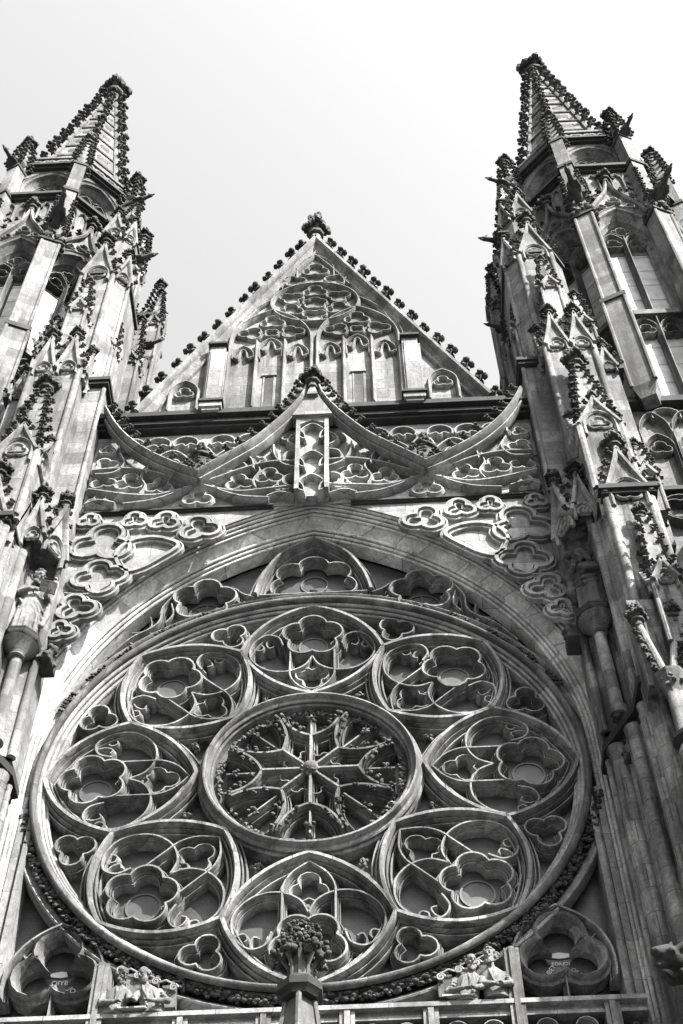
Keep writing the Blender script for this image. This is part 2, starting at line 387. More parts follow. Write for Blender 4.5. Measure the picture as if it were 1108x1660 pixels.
# foliage carved in the hollow of the ring
def foliage(a0, a1, step, r0, d, size, mat='soot', seed=1):
    rnd = random.Random(seed); f = MB(); a = a0
    while a < a1:
        for k in range(4):
            rr = r0+rnd.uniform(-.09, .09); aa = math.radians(a+rnd.uniform(-step, step)*.5)
            s = size*rnd.uniform(.6, 1.15)
            f.blob((rr*math.sin(aa), -d-rnd.uniform(-.04, .07), rr*math.cos(aa)), (s, s*.8, s*.75), .25, True, rnd)
        a += step
    return f.build('foliage_band', mat, rose, smooth=50)
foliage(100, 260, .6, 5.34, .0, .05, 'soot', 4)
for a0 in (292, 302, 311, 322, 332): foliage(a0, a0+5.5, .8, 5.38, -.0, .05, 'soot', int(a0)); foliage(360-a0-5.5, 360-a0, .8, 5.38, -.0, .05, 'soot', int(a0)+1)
# --- one petal, then seven copies turned about the centre
RT = 3.867; TX, TZ = RT*math.sin(PI/8), RT*math.cos(PI/8)
pet = MB()
outline = sag((0, 2.16), (-TX, TZ), .24)[:-1]+sag((-TX, TZ), (0, 5.06), .28)[:-1]+sag((0, 5.06), (TX, TZ), .28)[:-1]+sag((TX, TZ), (0, 2.16), .24)[:-1]
pet.sweep(outline, barp(.19, GL, .06), True)
FC = 4.13
fo = foil(0, FC, .66, 5, 90, .46, 10)
fb = MB(); fb.sweep(fo, barp(.10, GL, -.02), True)
tb = MB(); bp_ = barp(.09, GL, -.05); tn = thinp(.055, GL, -.14)
for s in (1, -1):
    S = (lambda P: P) if s == 1 else mir
    tb.sweep(S(crom([(0, 3.46), (.16, 3.16), (.5, 2.99), (.9, 3.04), (1.2, 3.3), (1.31, 3.62), (1.22, 3.98), (.98, 4.2), (.72, 4.12), (.62, 3.85)], 8)), bp_)
    tb.sweep(S(crom([(.46, 3.66), (.46, 3.2), (.45, 2.85), (.3, 2.55), (0, 2.3)], 7)), barp(.08, GL, -.04))
    if s == 1: tb.sweep(foil(0, 2.86, .37, 3, 270, .54, 7), thinp(.05, GL, -.12), True)
    tb.sweep(S(crom([(.94, 4.2), (.98, 4.02), (.92, 3.88), (.82, 3.92)], 6)), tn)      # cusps of the side light
    tb.sweep(S(crom([(1.26, 3.86), (1.1, 3.8), (1.03, 3.9), (1.08, 3.98)], 6)), tn)
    tb.sweep(S(crom([(.44, 4.66), (.75, 4.52), (1.0, 4.3)], 6)), tn)
    tb.sweep(S(crom([(.07, 3.2), (.2, 3.05), (.38, 3.03)], 6)), tn)
for k in range(4):
    rnd = random.Random(k); tb.blob(((k-1.5)*.05, .22+.03*(k % 2), 3.22-.05*(k % 2)), (.06, .08, .07), .2, True, rnd)
ld = MB(); ld.sweep(circ(0, FC, .30, 28), [(-.018, GL+.002), (-.018, GL+.03), (.018, GL+.03), (.018, GL+.002)], True)
dsc = MB(); dsc.prism(circ(0, FC, .30, 28), GL-.01, GL+.008)
offr = (0, 0, -5.6)
mp, mf, mt, ml, md = pet.mesh('petal', 'trac', (0, 0, 0)), fb.mesh('foil', 'trac', (0, 0, 0)), tb.mesh('tracery_bars', 'trac', (0, 0, 0)), ld.mesh('lead_ring', 'lead', (0, 0, 0)), dsc.mesh('glass_disc', 'disc', (0, 0, 0))
tre = MB(); tre.sweep(foil(0, 4.60, .40, 3, 270, .53, 9), barp(.085, GL, -.05), True); mtre = tre.mesh('trefoil', 'trac', (0, 0, 0))
orn = MB()
for k in range(9):
    rnd = random.Random(k+40); orn.blob((rnd.uniform(-.1, .1), .2+rnd.uniform(-.05, .05), 2.48+rnd.uniform(-.1, .1)), rnd.uniform(.03, .06), .3, True, rnd)
morn = orn.mesh('carved_leaf', 'midsoot', (0, 0, 0), 50)
for k in range(8):
    p = place('petal', mp, rose, (0, 0, 0), ry=math.radians(45*k))
    for nm, me in (('foil', mf), ('tracery_bars', mt), ('lead_ring', ml), ('glass_disc', md)):
        o = bpy.data.objects.new(nm, me); COL.objects.link(o); o.parent = p
    place('trefoil', mtre, rose, (0, 0, 0), ry=math.radians(45*k+22.5))
    place('carved_leaf', morn, rose, (0, 0, 0), ry=math.radians(45*k+22.5))
# --- the hub: ring, star of eight arched gables, ribs, boss
b = MB()
hubp = [(-.20, GL), (-.20, -.24), (-.15, -.2), (-.08, -.22), (-.07, -.10)]+rolls(-.06, -.10, .02, .06, 2)+[(.03, .06), (.04, .13), (.07, .17), (.10, .16), (.12, .09), (.12, .02)]+rolls(.13, .02, .20, -.20, 2)+[(.21, GL)]
b.sweep(circ(0, 0, 1.93, 96), hubp, True); b.build('hub_ring', 'trac', rose)
rnd = random.Random(12); b = MB()
for q in range(8):
    for i in range(26):
        a = math.radians(q*45+rnd.uniform(-16, 16)); rr = 1.74+rnd.uniform(-.05, .05); s = rnd.uniform(.02, .045)
        b.blob((rr*math.sin(a), .18-rnd.uniform(0, .05), rr*math.cos(a)), s*1.2, .3, True, rnd)
b.build('hub_foliage', 'midsoot', rose, smooth=50)
star = MB(); ribs = MB(); fol = MB()
for k in range(8):
    a = 45*k; ap = .92 if k % 2 == 0 else .76
    tip = (1.70*math.sin(math.radians(20.5)), 1.70*math.cos(math.radians(20.5)))
    for s in (1, -1):
        S = (lambda P: rotp(P, a)) if s == 1 else (lambda P: rotp(mir(P), a))
        star.sweep(S(sag((0, ap), tip, -.13)), barp(.14, GL, .03))
        for t in (.25, .45, .65, .85):
            x, z = S([(tip[0]*t+.06, ap+(tip[1]-ap)*t+.02)])[0]
            for q in range(2):
                fol.blob((x+rnd.uniform(-.07, .07), -.03-rnd.uniform(-.02, .05), z+rnd.uniform(-.05, .05)), rnd.uniform(.03, .05), .3, True, rnd)
    ribs.sweep(rotp([(0, .1), (0, ap)], a), barp(.125, GL, .04))
    ribs.sweep(rotp([(0, ap+.12), (0, 1.6)], a), barp(.085, GL, -.05))
    for i in range(8): 
        x, z = rotp([(rnd.uniform(-.09, .09), 1.45+rnd.uniform(-.07, .07))], a)[0]
        fol.blob((x, .03, z), rnd.uniform(.025, .045), .3, True, rnd)
    ribs.sweep(rotp(crom([(.0, .58), (.08, .46), (.17, .45), (.24, .52), (.34, .48), (.38, .38), (.47, .36)], 6), a), barp(.05, GL, -.08))
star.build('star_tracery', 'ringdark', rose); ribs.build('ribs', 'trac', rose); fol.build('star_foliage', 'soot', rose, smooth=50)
b = MB()
b.blob((0, -.02, 0), (.16, .16, .16), .1, False, rnd)
for i in range(26):
    a = rnd.uniform(0, 2*PI); rr = rnd.uniform(.02, .17); b.blob((rr*math.cos(a), -.13+rr*.6, rr*math.sin(a)-.02), rnd.uniform(.03, .06), .3, True, rnd)
b.build('boss', 'midsoot', rose, smooth=50)

# ================================================================ WINDOW in the arch head, above the rose
head = thing('arch_head_window', 'dark window in the arch head above the rose, with three moulded foiled openings', 'window', (0, 0, 5.5))
b = MB(); archpanel(b, -.01, .01, 4, 4.02, [(-.005, 4.005), (0, 4.01), (.005, 4.005)], GL+.02, GL+.01)
b = MB(); hp = [p for p in AP if p[1] > 2.2]; b.prism(hp, GL-.10, GL-.06); b.build('leaded_glass', 'glass', head)
b = MB()
pa = crom([(-1.28, 5.66), (-1.12, 6.35), (-.72, 7.15), (0, 7.74)], 8); pa = pa+mir(pa[::-1][1:])
b.sweep(pa+[(1.28, 5.66)][:0], barp(.17, GL, .03))
b.build('pointed_frame', 'trac', head)
b = MB(); f7 = [p for p in foil(0, 6.12, .98, 7, 90, .36, 8) if p[1] > 5.55]
i0 = min(range(len(f7)), key=lambda i: f7[i][0]*1 if f7[i][1] < 5.9 else 9)
f7 = f7[i0:]+f7[:i0]
if math.hypot(f7[0][0]-f7[1][0], f7[0][1]-f7[1][1]) > .6: f7 = f7[1:]+f7[:1]
b.sweep(f7, barp(.075, GL, -.1)); b.sweep([(-1.2, 5.62), (1.2, 5.62)], barp(.06, GL, -.02)); b.build('foiled_arch', 'trac', head)
bl = MB()
for s in (1, -1):
    S = (lambda P: P) if s == 1 else mir
    b = MB(); b2 = MB(); b2.sweep(S(foil(2.40, 5.55, .72, 5, 95, .44, 9)), barp(.11, GL, .0), True); b2.build('cinquefoil', 'trac', head)
    b.sweep(S(crom([(1.3, 5.62), (1.55, 5.75), (1.75, 5.95), (1.72, 5.6), (1.6, 5.4)], 7)), barp(.07, GL, -.06))
    b.build('flowing_bars', 'trac', head); b = MB()
    b.sweep(S(crom([(3.05, 5.85), (3.3, 5.35), (3.32, 4.9), (3.5, 4.62), (3.9, 4.3), (4.3, 3.7)], 8)), barp(.09, GL, -.04))
    b.sweep(S(crom([(3.12, 5.5), (3.05, 5.1), (3.2, 4.8)], 8)), barp(.085, GL, -.05))
    b.sweep(S(crom([(3.55, 5.1), (3.5, 4.8), (3.62, 4.6), (3.9, 4.55)], 8)), barp(.05, GL, -.1))
    b.build('flowing_bars', 'trac', head)
    for a in (10, 16, 22, 38, 43):
        aa = math.radians(a)*s
        bl = MB()
        for q in range(5): bl.blob((5.62*math.sin(aa)+rnd.uniform(-.07, .07), .1, 5.62*math.cos(aa)+rnd.uniform(-.06, .06)), rnd.uniform(.03, .055), .3, True, rnd)
        bl.build('carved_leaf', 'midsoot', head)
b = MB()
for q in range(10): b.blob((rnd.uniform(-.09, .09), .1, 5.74+rnd.uniform(-.06, .1)), rnd.uniform(.03, .06), .3, True, rnd)
b.build('carved_leaf', 'midsoot', head)
for cx, cz, r in ((0, 6.45, .3), (2.4, 5.5, .38), (-2.4, 5.5, .38)):
    b = MB(); b.sweep(circ(cx, cz, r, 28), [(-.015, GL-.07), (-.015, GL-.03), (.015, GL-.03), (.015, GL-.07)], True)
    for k in range(8 if cx else 0): b.sweep([(cx, cz), (cx+.36*math.cos(k*PI/4), cz+.36*math.sin(k*PI/4))], [(-.012, GL-.07), (-.012, GL-.035), (.012, GL-.035), (.012, GL-.07)])
    b.build('lead_lines', 'lead', head)

# ================================================================ CORNER trefoil windows, sill and low arcade
def textmesh(s, size, name='lettering'):
    c = bpy.data.curves.new('text', 'FONT'); c.body = s; c.size = size; c.extrude = .004; c.align_x = 'CENTER'
    o = bpy.data.objects.new('tmp', c); COL.objects.link(o)
    me = bpy.data.meshes.new_from_object(o.evaluated_get(bpy.context.evaluated_depsgraph_get()))
    bpy.data.objects.remove(o); me.name = name; me.materials.clear(); me.materials.append(M['letter']); return me
for s, side, words in ((-1, 'left', (('OIY8', 0, -.02, 0, .13), ('IIIIII', -.28, -.28, 42, .11), ('JOVX', .30, -.26, -48, .13))),
                       (1, 'right', (('EOIUOI', 0, .0, 0, .09), ('PCI.UBET', -.26, -.24, 52, .11), ('OS.17II', .30, -.24, -42, .10)))):
    t = thing('trefoil_window', f'three-lobed window in a rounded triangle at the {side} foot of the arch with lettered glass', 'window', (s*4.2, 0, -5.5), 'trefoil windows at the foot of the arch')
    b = MB(s)
    tri = sag((3.36, -5.06), (4.17, -3.56), .32)[:-1]+sag((4.17, -3.56), (4.98, -5.06), .32)
    b.sweep(tri, barp(.10, GL, .02)); b.box(3.3, 5.05, -.02, .6, -5.9, -5.52)
    b.build('rounded_frame', 'trac', t)
    b = MB(s)
    cx, cz = 4.17, -4.46
    P = foil(cx, cz, .66, 3, 90, .465, 12)
    b.sweep(P, [(-.03, GL), (-.03, -.24), (0, -.2), (.03, -.1), (.05, -.02), (.09, .03), (.13, -.02), (.14, -.1), (.18, -.14), (.18, GL)], True)
    b.sweep([(cx, -5.5), (cx, -4.85)], barp(.05, GL, -.06))
    for q in (1, -1):
        b.sweep(crom([(cx+q*.6, cz+.35), (cx+q*.5, cz+.2)], 4), thinp(.06, GL, -.1))
    b.build('trefoil', 'trac', t)
    b = MB(s); b.prism([(3.2, -6), (3.2, -3.2), (5.25, -1.5), (5.25, -6)], GL-.10, GL-.07); b.build('leaded_glass', 'glass', t)
    b = MB(s); b.prism(arc(cx, cz+.36, .24, 0, 180, 16)[::-1] and [(cx-.2, cz+.16), (cx-.16, cz+.23), (cx, cz+.26), (cx+.16, cz+.23), (cx+.2, cz+.16), (cx, cz+.13)], GL-.06, GL-.04); b.build('pale_pane', 'letter', t)
    for wd, dx, dz, ang, size in words:
        o = place('lettering', textmesh(wd, size), t, (s*cx+dx*.85, -(GL-.05), cz+dz*.85)); o.rotation_euler = Matrix.Rotation(-math.radians(ang), 3, 'Y').to_4x4().to_euler()
        o.rotation_euler = (Matrix.Rotation(-math.radians(ang), 3, 'Y') @ Matrix.Rotation(PI/2, 3, 'X')).to_euler()
sill = thing('window_sill', 'moulded stone sill running under the rose window above a row of small cusped arches', 'sill', (0, 0, -8))
b = MB()
for z0, z1, d in ((-6.0, -5.93, .30), (-5.93, -5.84, .26), (-5.84, -5.76, .40), (-5.76, -5.71, .34)): b.box(-5.3, 5.3, -d, .3, z0, z1)
b.build('ledge', 'mould', sill)
b = MB(); b.box(-5.3, 5.3, .05, .3, -8, -5.85); b.build('back_wall', 'wall', sill)
for s in (1, -1):
    for x in (.65, 1.95, 3.3, 4.75):
        b = MB(s)
        for dx, w_, d in ((-.085, .035, .345), (0, .045, .385), (.085, .035, .345)): b.box(x+dx-w_, x+dx+w_, -d if x != 3.3 else -d-.03, .2, -8, -5.78 if x != 3.3 else -4.75)
        b.build('post', 'trac', sill)
b = MB()
for x0, x1 in ((-4.75, -3.3), (-3.3, -1.95), (-1.95, -.65), (-.65, .65), (.65, 1.95), (1.95, 3.3), (3.3, 4.75)):
    m_ = (x0+x1)/2
    for a, c in ((x0+.12, m_), (m_, x1-.12)):
        b.sweep(foil((a+c)/2, -6.32, .27, 3, 90, .62, 9), barp(.05, -.08, .28), True)
    b.sweep([(m_, -8), (m_, -6.4)], barp(.05, -.08, .28))
b.build('cusped_arcade', 'mould', sill)
for s in (1, -1):
    b = MB(s)
    for x0, x1, d in ((5.06, 5.16, .06), (5.16, 5.22, -.05), (5.22, 5.34, .03)): b.box(x0, x1, -d, .6, -8, -.8)
    b.build('jamb_strip', 'mould', sill)

# ================================================================ GABLE
gab = thing('gable', 'steep triangular stone gable covered in blind tracery, its edges lined with dark crockets', 'gable', (0, -.9, 12.24))
GA, GZ0, GX = 22.8, 12.2, 4.55
b = MB(); b.prism([(-GX+.1, GZ0), (0, GA-.5), (GX-.1, GZ0)], .2, .84); b.build('wall', 'butt', gab)
b = MB()
for s in (1, -1):
    pth = [(-GX*s, GZ0), (0, GA)] if s == 1 else [(0, GA), (GX, GZ0)]
    b.sweep(pth, [(-.42, .8), (-.40, .93), (-.36, .97), (-.32, .93), (-.30, .9), (-.18, 1.0), (-.16, 1.08), (-.1, 1.14), (-.02, 1.14), (.03, 1.08), (.06, .95), (.06, .2)], lim=1)
b.build('coping', 'butt', gab)
for s in (1, -1):
    for i in range(14):
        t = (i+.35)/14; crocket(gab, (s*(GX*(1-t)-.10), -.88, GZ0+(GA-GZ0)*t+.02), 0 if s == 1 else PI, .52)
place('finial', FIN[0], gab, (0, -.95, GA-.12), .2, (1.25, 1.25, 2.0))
tq = thinp(.06, .8, 1.04); tq2 = thinp(.04, .8, .98)
b = MB()
for s in (1, -1):
    S = (lambda P: P) if s == 1 else mir
    big = ptarch(.08, 2.30, 12.25, 15.9, 17.75); b.sweep(S(big), tq)
    for x in (.80, 1.56): b.sweep(S([(x, 12.25), (x, 15.9)]), tq)
    for x0, x1, zt in ((.12, .76, 15.7), (.84, 1.52, 16.1), (1.60, 2.24, 15.7)):
        b.sweep(S(ptarch(x0+.03, x1-.03, 15.0, zt-.55, zt)), tq2)
        c = (x0+x1)/2; b.sweep(S(crom([(x0+.06, zt-.62), (x0+.18, zt-.72), (c-.1, zt-.5), (c-.08, zt-.32), (c, zt-.2), (c+.08, zt-.32), (c+.1, zt-.5), (x1-.18, zt-.72), (x1-.06, zt-.62)], 5)), tq2)
    b.sweep(S(foil(1.18, 17.1, .38, 3, 90, .55, 6)), tq2, True)
    b.sweep(S(foil(.62, 16.45, .36, 3, 60, .55, 6)), tq2, True); b.sweep(S(foil(1.76, 16.45, .36, 3, 120, .55, 6)), tq2, True)
    b.sweep(S(foil(1.18, 16.42, .22, 4, 45, .5, 5)), tq2, True)
    b.sweep(S(foil(.62, 19.75, .36, 3, 50, .55, 6)), tq2, True)
    b.sweep(S(crom([(1.25, 18.5), (1.45, 18.3), (1.9, 17.6), (2.3, 16.2)], 6)), tq2)
    b.sweep(S(crom([(.0, 21.6), (.45, 20.7), (1.0, 19.4)], 6)), tq2)
    b.sweep(S(ptarch(2.98, 3.72, 12.25, 13.15, 13.75)), tq); b.sweep(S(foil(3.35, 13.2, .26, 3, 90, .55, 6)), tq2, True)
    b.sweep(S(crom([(2.05, 17.3), (2.25, 16.9), (2.42, 16.2), (2.42, 15.6)], 6)), tq2)
b.sweep(circ(0, 18.2, 1.25, 56), tq, True)
b.sweep(foil(0, 18.2, .36, 5, 90, .5, 6), tq2, True)
for k in range(6): b.sweep(foil(.78*math.sin(k*PI/3), 18.2+.78*math.cos(k*PI/3), .38, 3, 90-60*k, .55, 6), tq2, True)
b.sweep(foil(0, 20.45, .42, 3, 90, .55, 7), tq2, True); b.sweep(ptarch(-.55, .55, 20, 20.5, 21.55), tq2)
b.build('blind_tracery', 'butt', gab)
for s in (1, -1):
    b = MB(s)
    b.box(2.37, 2.79, -1.12, -.8, 12.2, 15.42); b.box(2.42, 2.74, -1.16, -.8, 12.3, 15.2); b.box(2.31, 2.36, -1.02, -.8, 12.2, 15.3); b.box(2.80, 2.86, -1.02, -.8, 12.2, 15.3)
    b.build('pilaster', 'mould', gab)
    b = MB(s); b.box(2.32, 2.84, -1.24, -.8, 15.42, 15.52); b.build('pilaster_cap', 'cornice', gab)
    b = MB(s); b.box(2.3, 2.86, -1.22, -.9, 12.03, 12.22); b.box(2.36, 2.8, -1.16, -.9, 11.93, 12.03); b.build('pilaster_foot', 'mould', gab)
    b = MB(s); b.box(2.26, 2.9, -1.28, -.9, 12.22, 12.32); b.build('foot_slab', 'cornice', gab)
    b = MB(s); b.box(1.02, 1.06, -.86, -.8, 12.3, 14.1); b.box(1.30, 1.34, -.86, -.8, 12.3, 14.1); b.box(.98, 1.38, -.90, -.8, 14.1, 14.2); b.build('slit_frame', 'butt', gab)
    b = MB(s); b.box(1.065, 1.295, -.846, -.8, 12.3, 14.1); b.build('slit_opening', 'soot', gab)

# ================================================================ OPENWORK GALLERY between the arch and the cornice
gal = thing('tracery_gallery', 'openwork stone gallery of flowing tracery and concave ogee curves beneath the gable cornice', 'gallery', (0, -1.0, 8.2))
b = MB(); b.box(-5.4, 5.4, -.62, -.586, 8.2, 9.85); b.build('pale_back_panel', 'wall', gal)
b = MB(); b.box(-5.4, 5.4, -.66, -.60, 9.86, 11.56); b.build('back_panel', 'wall', gal)
OG = [(.10, 12.95), (.22, 12.4), (.48, 11.78), (.85, 11.1), (1.35, 10.33), (1.95, 9.68), (2.68, 8.92)]
OG2 = [(2.68, 8.92), (3.3, 9.35), (4.0, 9.98), (4.6, 10.75), (5.0, 11.5), (5.3, 12.25)]
ogp = [(-.10, .82), (-.10, .98), (-.08, 1.05), (-.05, 1.05), (-.04, .98), (-.02, .98), (0, 1.16), (.04, 1.24), (.08, 1.22), (.09, 1.14), (.09, .82)]
og = crom(OG, 8); og2 = crom(OG2, 8)
b = MB(); b.sweep(og, ogp); b.sweep(mir(og[::-1]), ogp); b.build('ogee_curve', 'mould', gal)
b = MB(); b.sweep(og2, ogp); b.build('ogee_curve', 'mould', gal)
b = MB(); b.sweep(mir(og2[::-1]), ogp); b.build('ogee_curve', 'mould', gal)
b = MB(); b.prism([(-.5, 11.45), (-.22, 12.2), (0, 12.9), (.22, 12.2), (.5, 11.45)], .8, 1.17); b.prism([(-.14, 12.3), (0, 12.95), (.14, 12.3)], 1.15, 1.28); b.build('ogee_head', 'mould', gal)
finial(gal, (0, -1.22, 12.72), 1.0)
for s in (1, -1):
    for i in range(2, len(og)-2, 4):
        p = og[i]; crocket(gal, (s*(p[0]+.12), -1.2, p[1]+.06), 0 if s == 1 else PI, .24)
    for i in range(3, len(og2)-1, 4):
        p = og2[i]; crocket(gal, (s*(p[0]-.12), -1.2, p[1]+.06), PI if s == 1 else 0, .24)
gp = barp(.095, .60, .92); gp2 = thinp(.075, .60, .86)
b = MB()
for s in (1, -1):
    S = (lambda P: P) if s == 1 else mir
    for x in (1.55, 2.22, 3.12, 3.8, 4.45):      # upper row of round arches
        b.sweep(S(arc(x, 10.75, .31, 200, -20, 12)), gp); b.sweep(S(crom([(x-.28, 10.72), (x-.1, 10.82), (x, 10.72), (x+.1, 10.82), (x+.28, 10.72)], 5)), gp2)
    for x in (1.95, 3.42):                        # lower pointed arches
        b.sweep(S(crom([(x-.55, 9.45), (x-.5, 9.85), (x-.25, 10.25), (x, 10.42), (x+.25, 10.25), (x+.5, 9.85), (x+.55, 9.45)], 6)), gp)
        b.sweep(S(foil(x, 9.72, .4, 3, 90, .55, 7)), gp2, True)
    b.sweep(S(ptarch(2.42, 2.96, 9.0, 10.1, 10.6)), gp)                      # niche of the little figure
    # lower band: mouchettes and foils
    for x, z, r, n, a in ((1.02, 9.22, .36, 3, 90), (1.72, 9.0, .36, 3, 80), (3.62, 9.0, .36, 3, 100), (4.35, 9.22, .38, 3, 90), (5.0, 9.3, .33, 3, 80), (2.68, 8.52, .38, 3, 90), (5.02, 8.55, .28, 3, 100), (.72, 8.75, .22, 3, 90), (3.08, 9.28, .17, 3, 120), (2.28, 9.26, .17, 3, 60), (1.32, 9.98, .17, 3, 50), (4.0, 9.72, .14, 3, 90), (5.06, 10.75, .2, 3, 100), (4.62, 9.98, .15, 3, 90), (.62, 10.98, .15, 3, 90)):
        b.sweep(S(foil(x, z, r, n, a, .5, 7)), thinp(.07, .6, .76 if z < 8.6 else .82), True)
    b.sweep(S(crom([(.35, 9.7), (1.0, 9.72), (1.7, 9.45), (2.25, 9.12), (2.68, 8.95), (3.2, 9.15), (3.8, 9.5), (4.5, 9.72), (5.3, 9.7)], 7)), gp)
    b.sweep(S(crom([(.35, 8.72), (1.1, 8.62), (1.7, 8.56), (2.2, 8.72), (2.68, 8.92), (3.2, 8.72), (3.7, 8.56), (4.4, 8.66), (5.3, 8.95)], 7)), gp2)
    b.sweep(S(crom([(4.7, 10.4), (4.55, 9.95), (4.75, 9.55), (5.2, 9.5)], 7)), gp); b.sweep(S(foil(5.0, 10.0, .3, 3, 60, .55, 7)), gp2, True)
    b.sweep(S(crom([(.95, 10.5), (.9, 10.0), (.7, 9.6), (.36, 9.4)], 7)), gp); b.sweep(S(crom([(.38, 10.3), (.62, 10.2), (.7, 9.9), (.55, 9.6), (.36, 9.5)], 7)), gp2)
    b.sweep(S(crom([(.38, 11.1), (.55, 10.95), (.6, 10.7), (.4, 10.5)], 7)), gp2); b.sweep(S(arc(.45, 8.95, .25, 90, -90, 10)), gp2)
    b.box(*( (.3, .4) if s == 1 else (-.4, -.3)), -1.08, -.62, 8.2, 11.5)
    for P in ([(1.0, 8.24), (1.6, 8.34), (2.1, 8.6), (2.35, 8.85)], [(4.4, 8.24), (3.76, 8.34), (3.26, 8.6), (3.0, 8.85)], [(.4, 8.3), (.75, 8.45), (1.05, 8.3)], [(4.6, 8.3), (5.0, 8.45), (5.3, 8.3)], [(1.4, 9.75), (1.25, 9.45), (1.4, 9.0), (1.3, 8.65)], [(4.0, 9.75), (4.1, 9.4), (3.95, 9.0), (4.05, 8.65)]): b.sweep(S(crom(P, 6)), thinp(.06, .6, .86))
b.build('flowing_tracery', 'mould', gal)
b = MB()
for z in (8.25, 9.3, 10.6): b.sweep(crom([(-.3, z), (-.18, z-.08), (-.2, z+.15), (-.27, z+.35), (0, z+.62), (.27, z+.35), (.2, z+.15), (.18, z-.08), (.3, z)], 6), thinp(.045, .7, 1.04))
b.prism([(-.3, 11.2), (-.3, 11.5), (.3, 11.5), (.3, 11.2), (0, 11.36)], .7, 1.05)
b.box(-.31, .31, -.85, -.62, 8.2, 11.4)
b.build('central_panel', 'wall', gal)

# ================================================================ builders for gothic stonework
def frame(cx, cy, ang, a=0.0):
    """wall plane whose outward normal is turned by ang degrees from the front (positive to the right)"""
    r = math.radians(ang); n = (math.sin(r), -math.cos(r)); t = (math.cos(r), math.sin(r))
    return lambda p, q, d: (cx+t[0]*p+n[0]*(a+d), cy+t[1]*p+n[1]*(a+d), q)
def pyr(b, cx, cy, h0, h1, z0, z1, n=4, rot=PI/4):
    r0, r1 = h0/math.cos(PI/n), h1/math.cos(PI/n)
    b.lathe(cx, cy, [(r0, z0), (r1, z1)], n, rot)
def mloc(sx, p): return (sx*p[0], p[1], p[2])
def mrz(sx, a): return a if sx == 1 else PI-a
def gablet(parent, sx, T, w_, zb, h, mat='butt', crk=.2, nck=3, fins=.5, tref=True):
    """small steep gable: face, coping, trefoiled arch; crockets and finial are its sub-parts when the parent is a thing"""
    b = MB(sx); c = w_/2
    edge = crom([(-c, zb), (-c*.60, zb+h*.36), (-c*.22, zb+h*.74), (0, zb+h)], 4); full = edge+mir(edge[::-1][1:])
    b.prism(full, -.06, .03, T)
    b.sweep(full, [(-.09, .0), (-.08, .08), (-.04, .13), (.02, .13), (.04, .06), (.04, -.08)], T=T, lim=1.5)
    if tref:
        b.sweep([(p*.74, q) for p, q in ptarch(-c, c, zb-w_*.45, zb-.05, zb+w_*.55, 7)], thinp(.04*w_+.012, 0, .1), T=T)
        b.sweep(foil(0, zb+.02, c*.55, 3, 90, .55, 6), thinp(.03*w_+.01, 0, .07), True, T=T)
    g = b.build('gablet', mat, parent)
    base = rootof(parent).location
    def sub(nm, me, loc, rz, s):
        o = bpy.data.objects.new(nm, me); COL.objects.link(o); o.parent = g
        o.location = (loc[0]*sx-base.x, loc[1]-base.y, loc[2]+ZC-base.z); o.rotation_euler = (0, 0, mrz(sx, rz)); o.scale = (s, s, s)
    t0, t1 = T(0, 0, 0), T(1, 0, 0); ang = math.atan2(t1[1]-t0[1], t1[0]-t0[0])
    for k in range(nck):
        p = edge[int((k+.5)*(len(edge)-1)/nck)]
        sub('crocket', CRK[k % 3], T(p[0]-.03, p[1]+.03, .05), ang+PI, crk); sub('crocket', CRK[k % 3], T(-p[0]+.03, p[1]+.03, .05), ang, crk)
    if fins: sub('finial', FIN[0], T(0, zb+h-.05, .04), ang, fins)
    return g
def pinnacle(label, cx, cy, w_, z0, z1, zt, sx, group='crocketed pinnacles on the buttresses', mat='butt', n=None, rot=0, fs=None):
    t = thing('pinnacle', label, 'pinnacle', (sx*cx, cy, z0), group)
    h = w_/2; b = MB(sx)
    b.box(cx-h, cx+h, cy-h, cy+h, z0, z1+.3, 0)
    for sx_, sy_ in ((1, 1), (1, -1), (-1, 1), (-1, -1)): b.lathe(cx+sx_*h, cy+sy_*h, [(.09*w_+.01, z0), (.09*w_+.01, z1)], 8)
    b.build('shaft', mat, t)
    b = MB(sx); pyr(b, cx, cy, h*.80, .035, z1+.3, zt-.1); b.build('spirelet', mat, t)
    for a in (0, -90, 90, 180): gablet(t, sx, frame(cx, cy, a, h), w_*1.04, z1, w_*1.25, mat, .12+.05*w_, 2, w_*.42)
    n = n or max(4, int((zt-z1-.5)/.40)); s = .13+.11*w_
    for k in range(n):
        f = (k+.3)/n; z = z1+.55+(zt-z1-.7)*f; r = (h*.80*(1-(z-z1-.3)/(zt-z1-.4))+.02)*1.3
        for q in range(4):
            a = PI/4+q*PI/2; crocket(t, mloc(sx, (cx+r*math.cos(a), cy+r*math.sin(a), z)), mrz(sx, a), s)
    finial(t, (sx*cx, cy, zt-.22), fs or w_*1.05)
    return t
# creature cut from one block of stone
def remeshed(mb, name, mat, vox, smooth_it=2):
    me = mb.mesh(name, mat, (0, 0, 0), 0); o = bpy.data.objects.new('tmp', me); COL.objects.link(o)
    m = o.modifiers.new('r', 'REMESH'); m.mode = 'VOXEL'; m.voxel_size = vox
    s_ = o.modifiers.new('s', 'SMOOTH'); s_.iterations = smooth_it; s_.factor = .5
    out = bpy.data.meshes.new_from_object(o.evaluated_get(bpy.context.evaluated_depsgraph_get()))
    bpy.data.objects.remove(o); out.name = name
    if not out.materials: out.materials.append(M[mat])
    out.shade_smooth(); return out
def ell(b, c, r, rot=None):
    R3 = rot or Matrix.Identity(3)
    b.add([tuple(Vector(c)+R3 @ Vector((q.x*r[0], q.y*r[1], q.z*r[2]))) for q in ICO_V], ICO_F)
def limb(b, pts, rad, n=10):
    b.tube(pts, rad, n); 
    for p, r in zip(pts, rad): ell(b, p, (r, r, r))
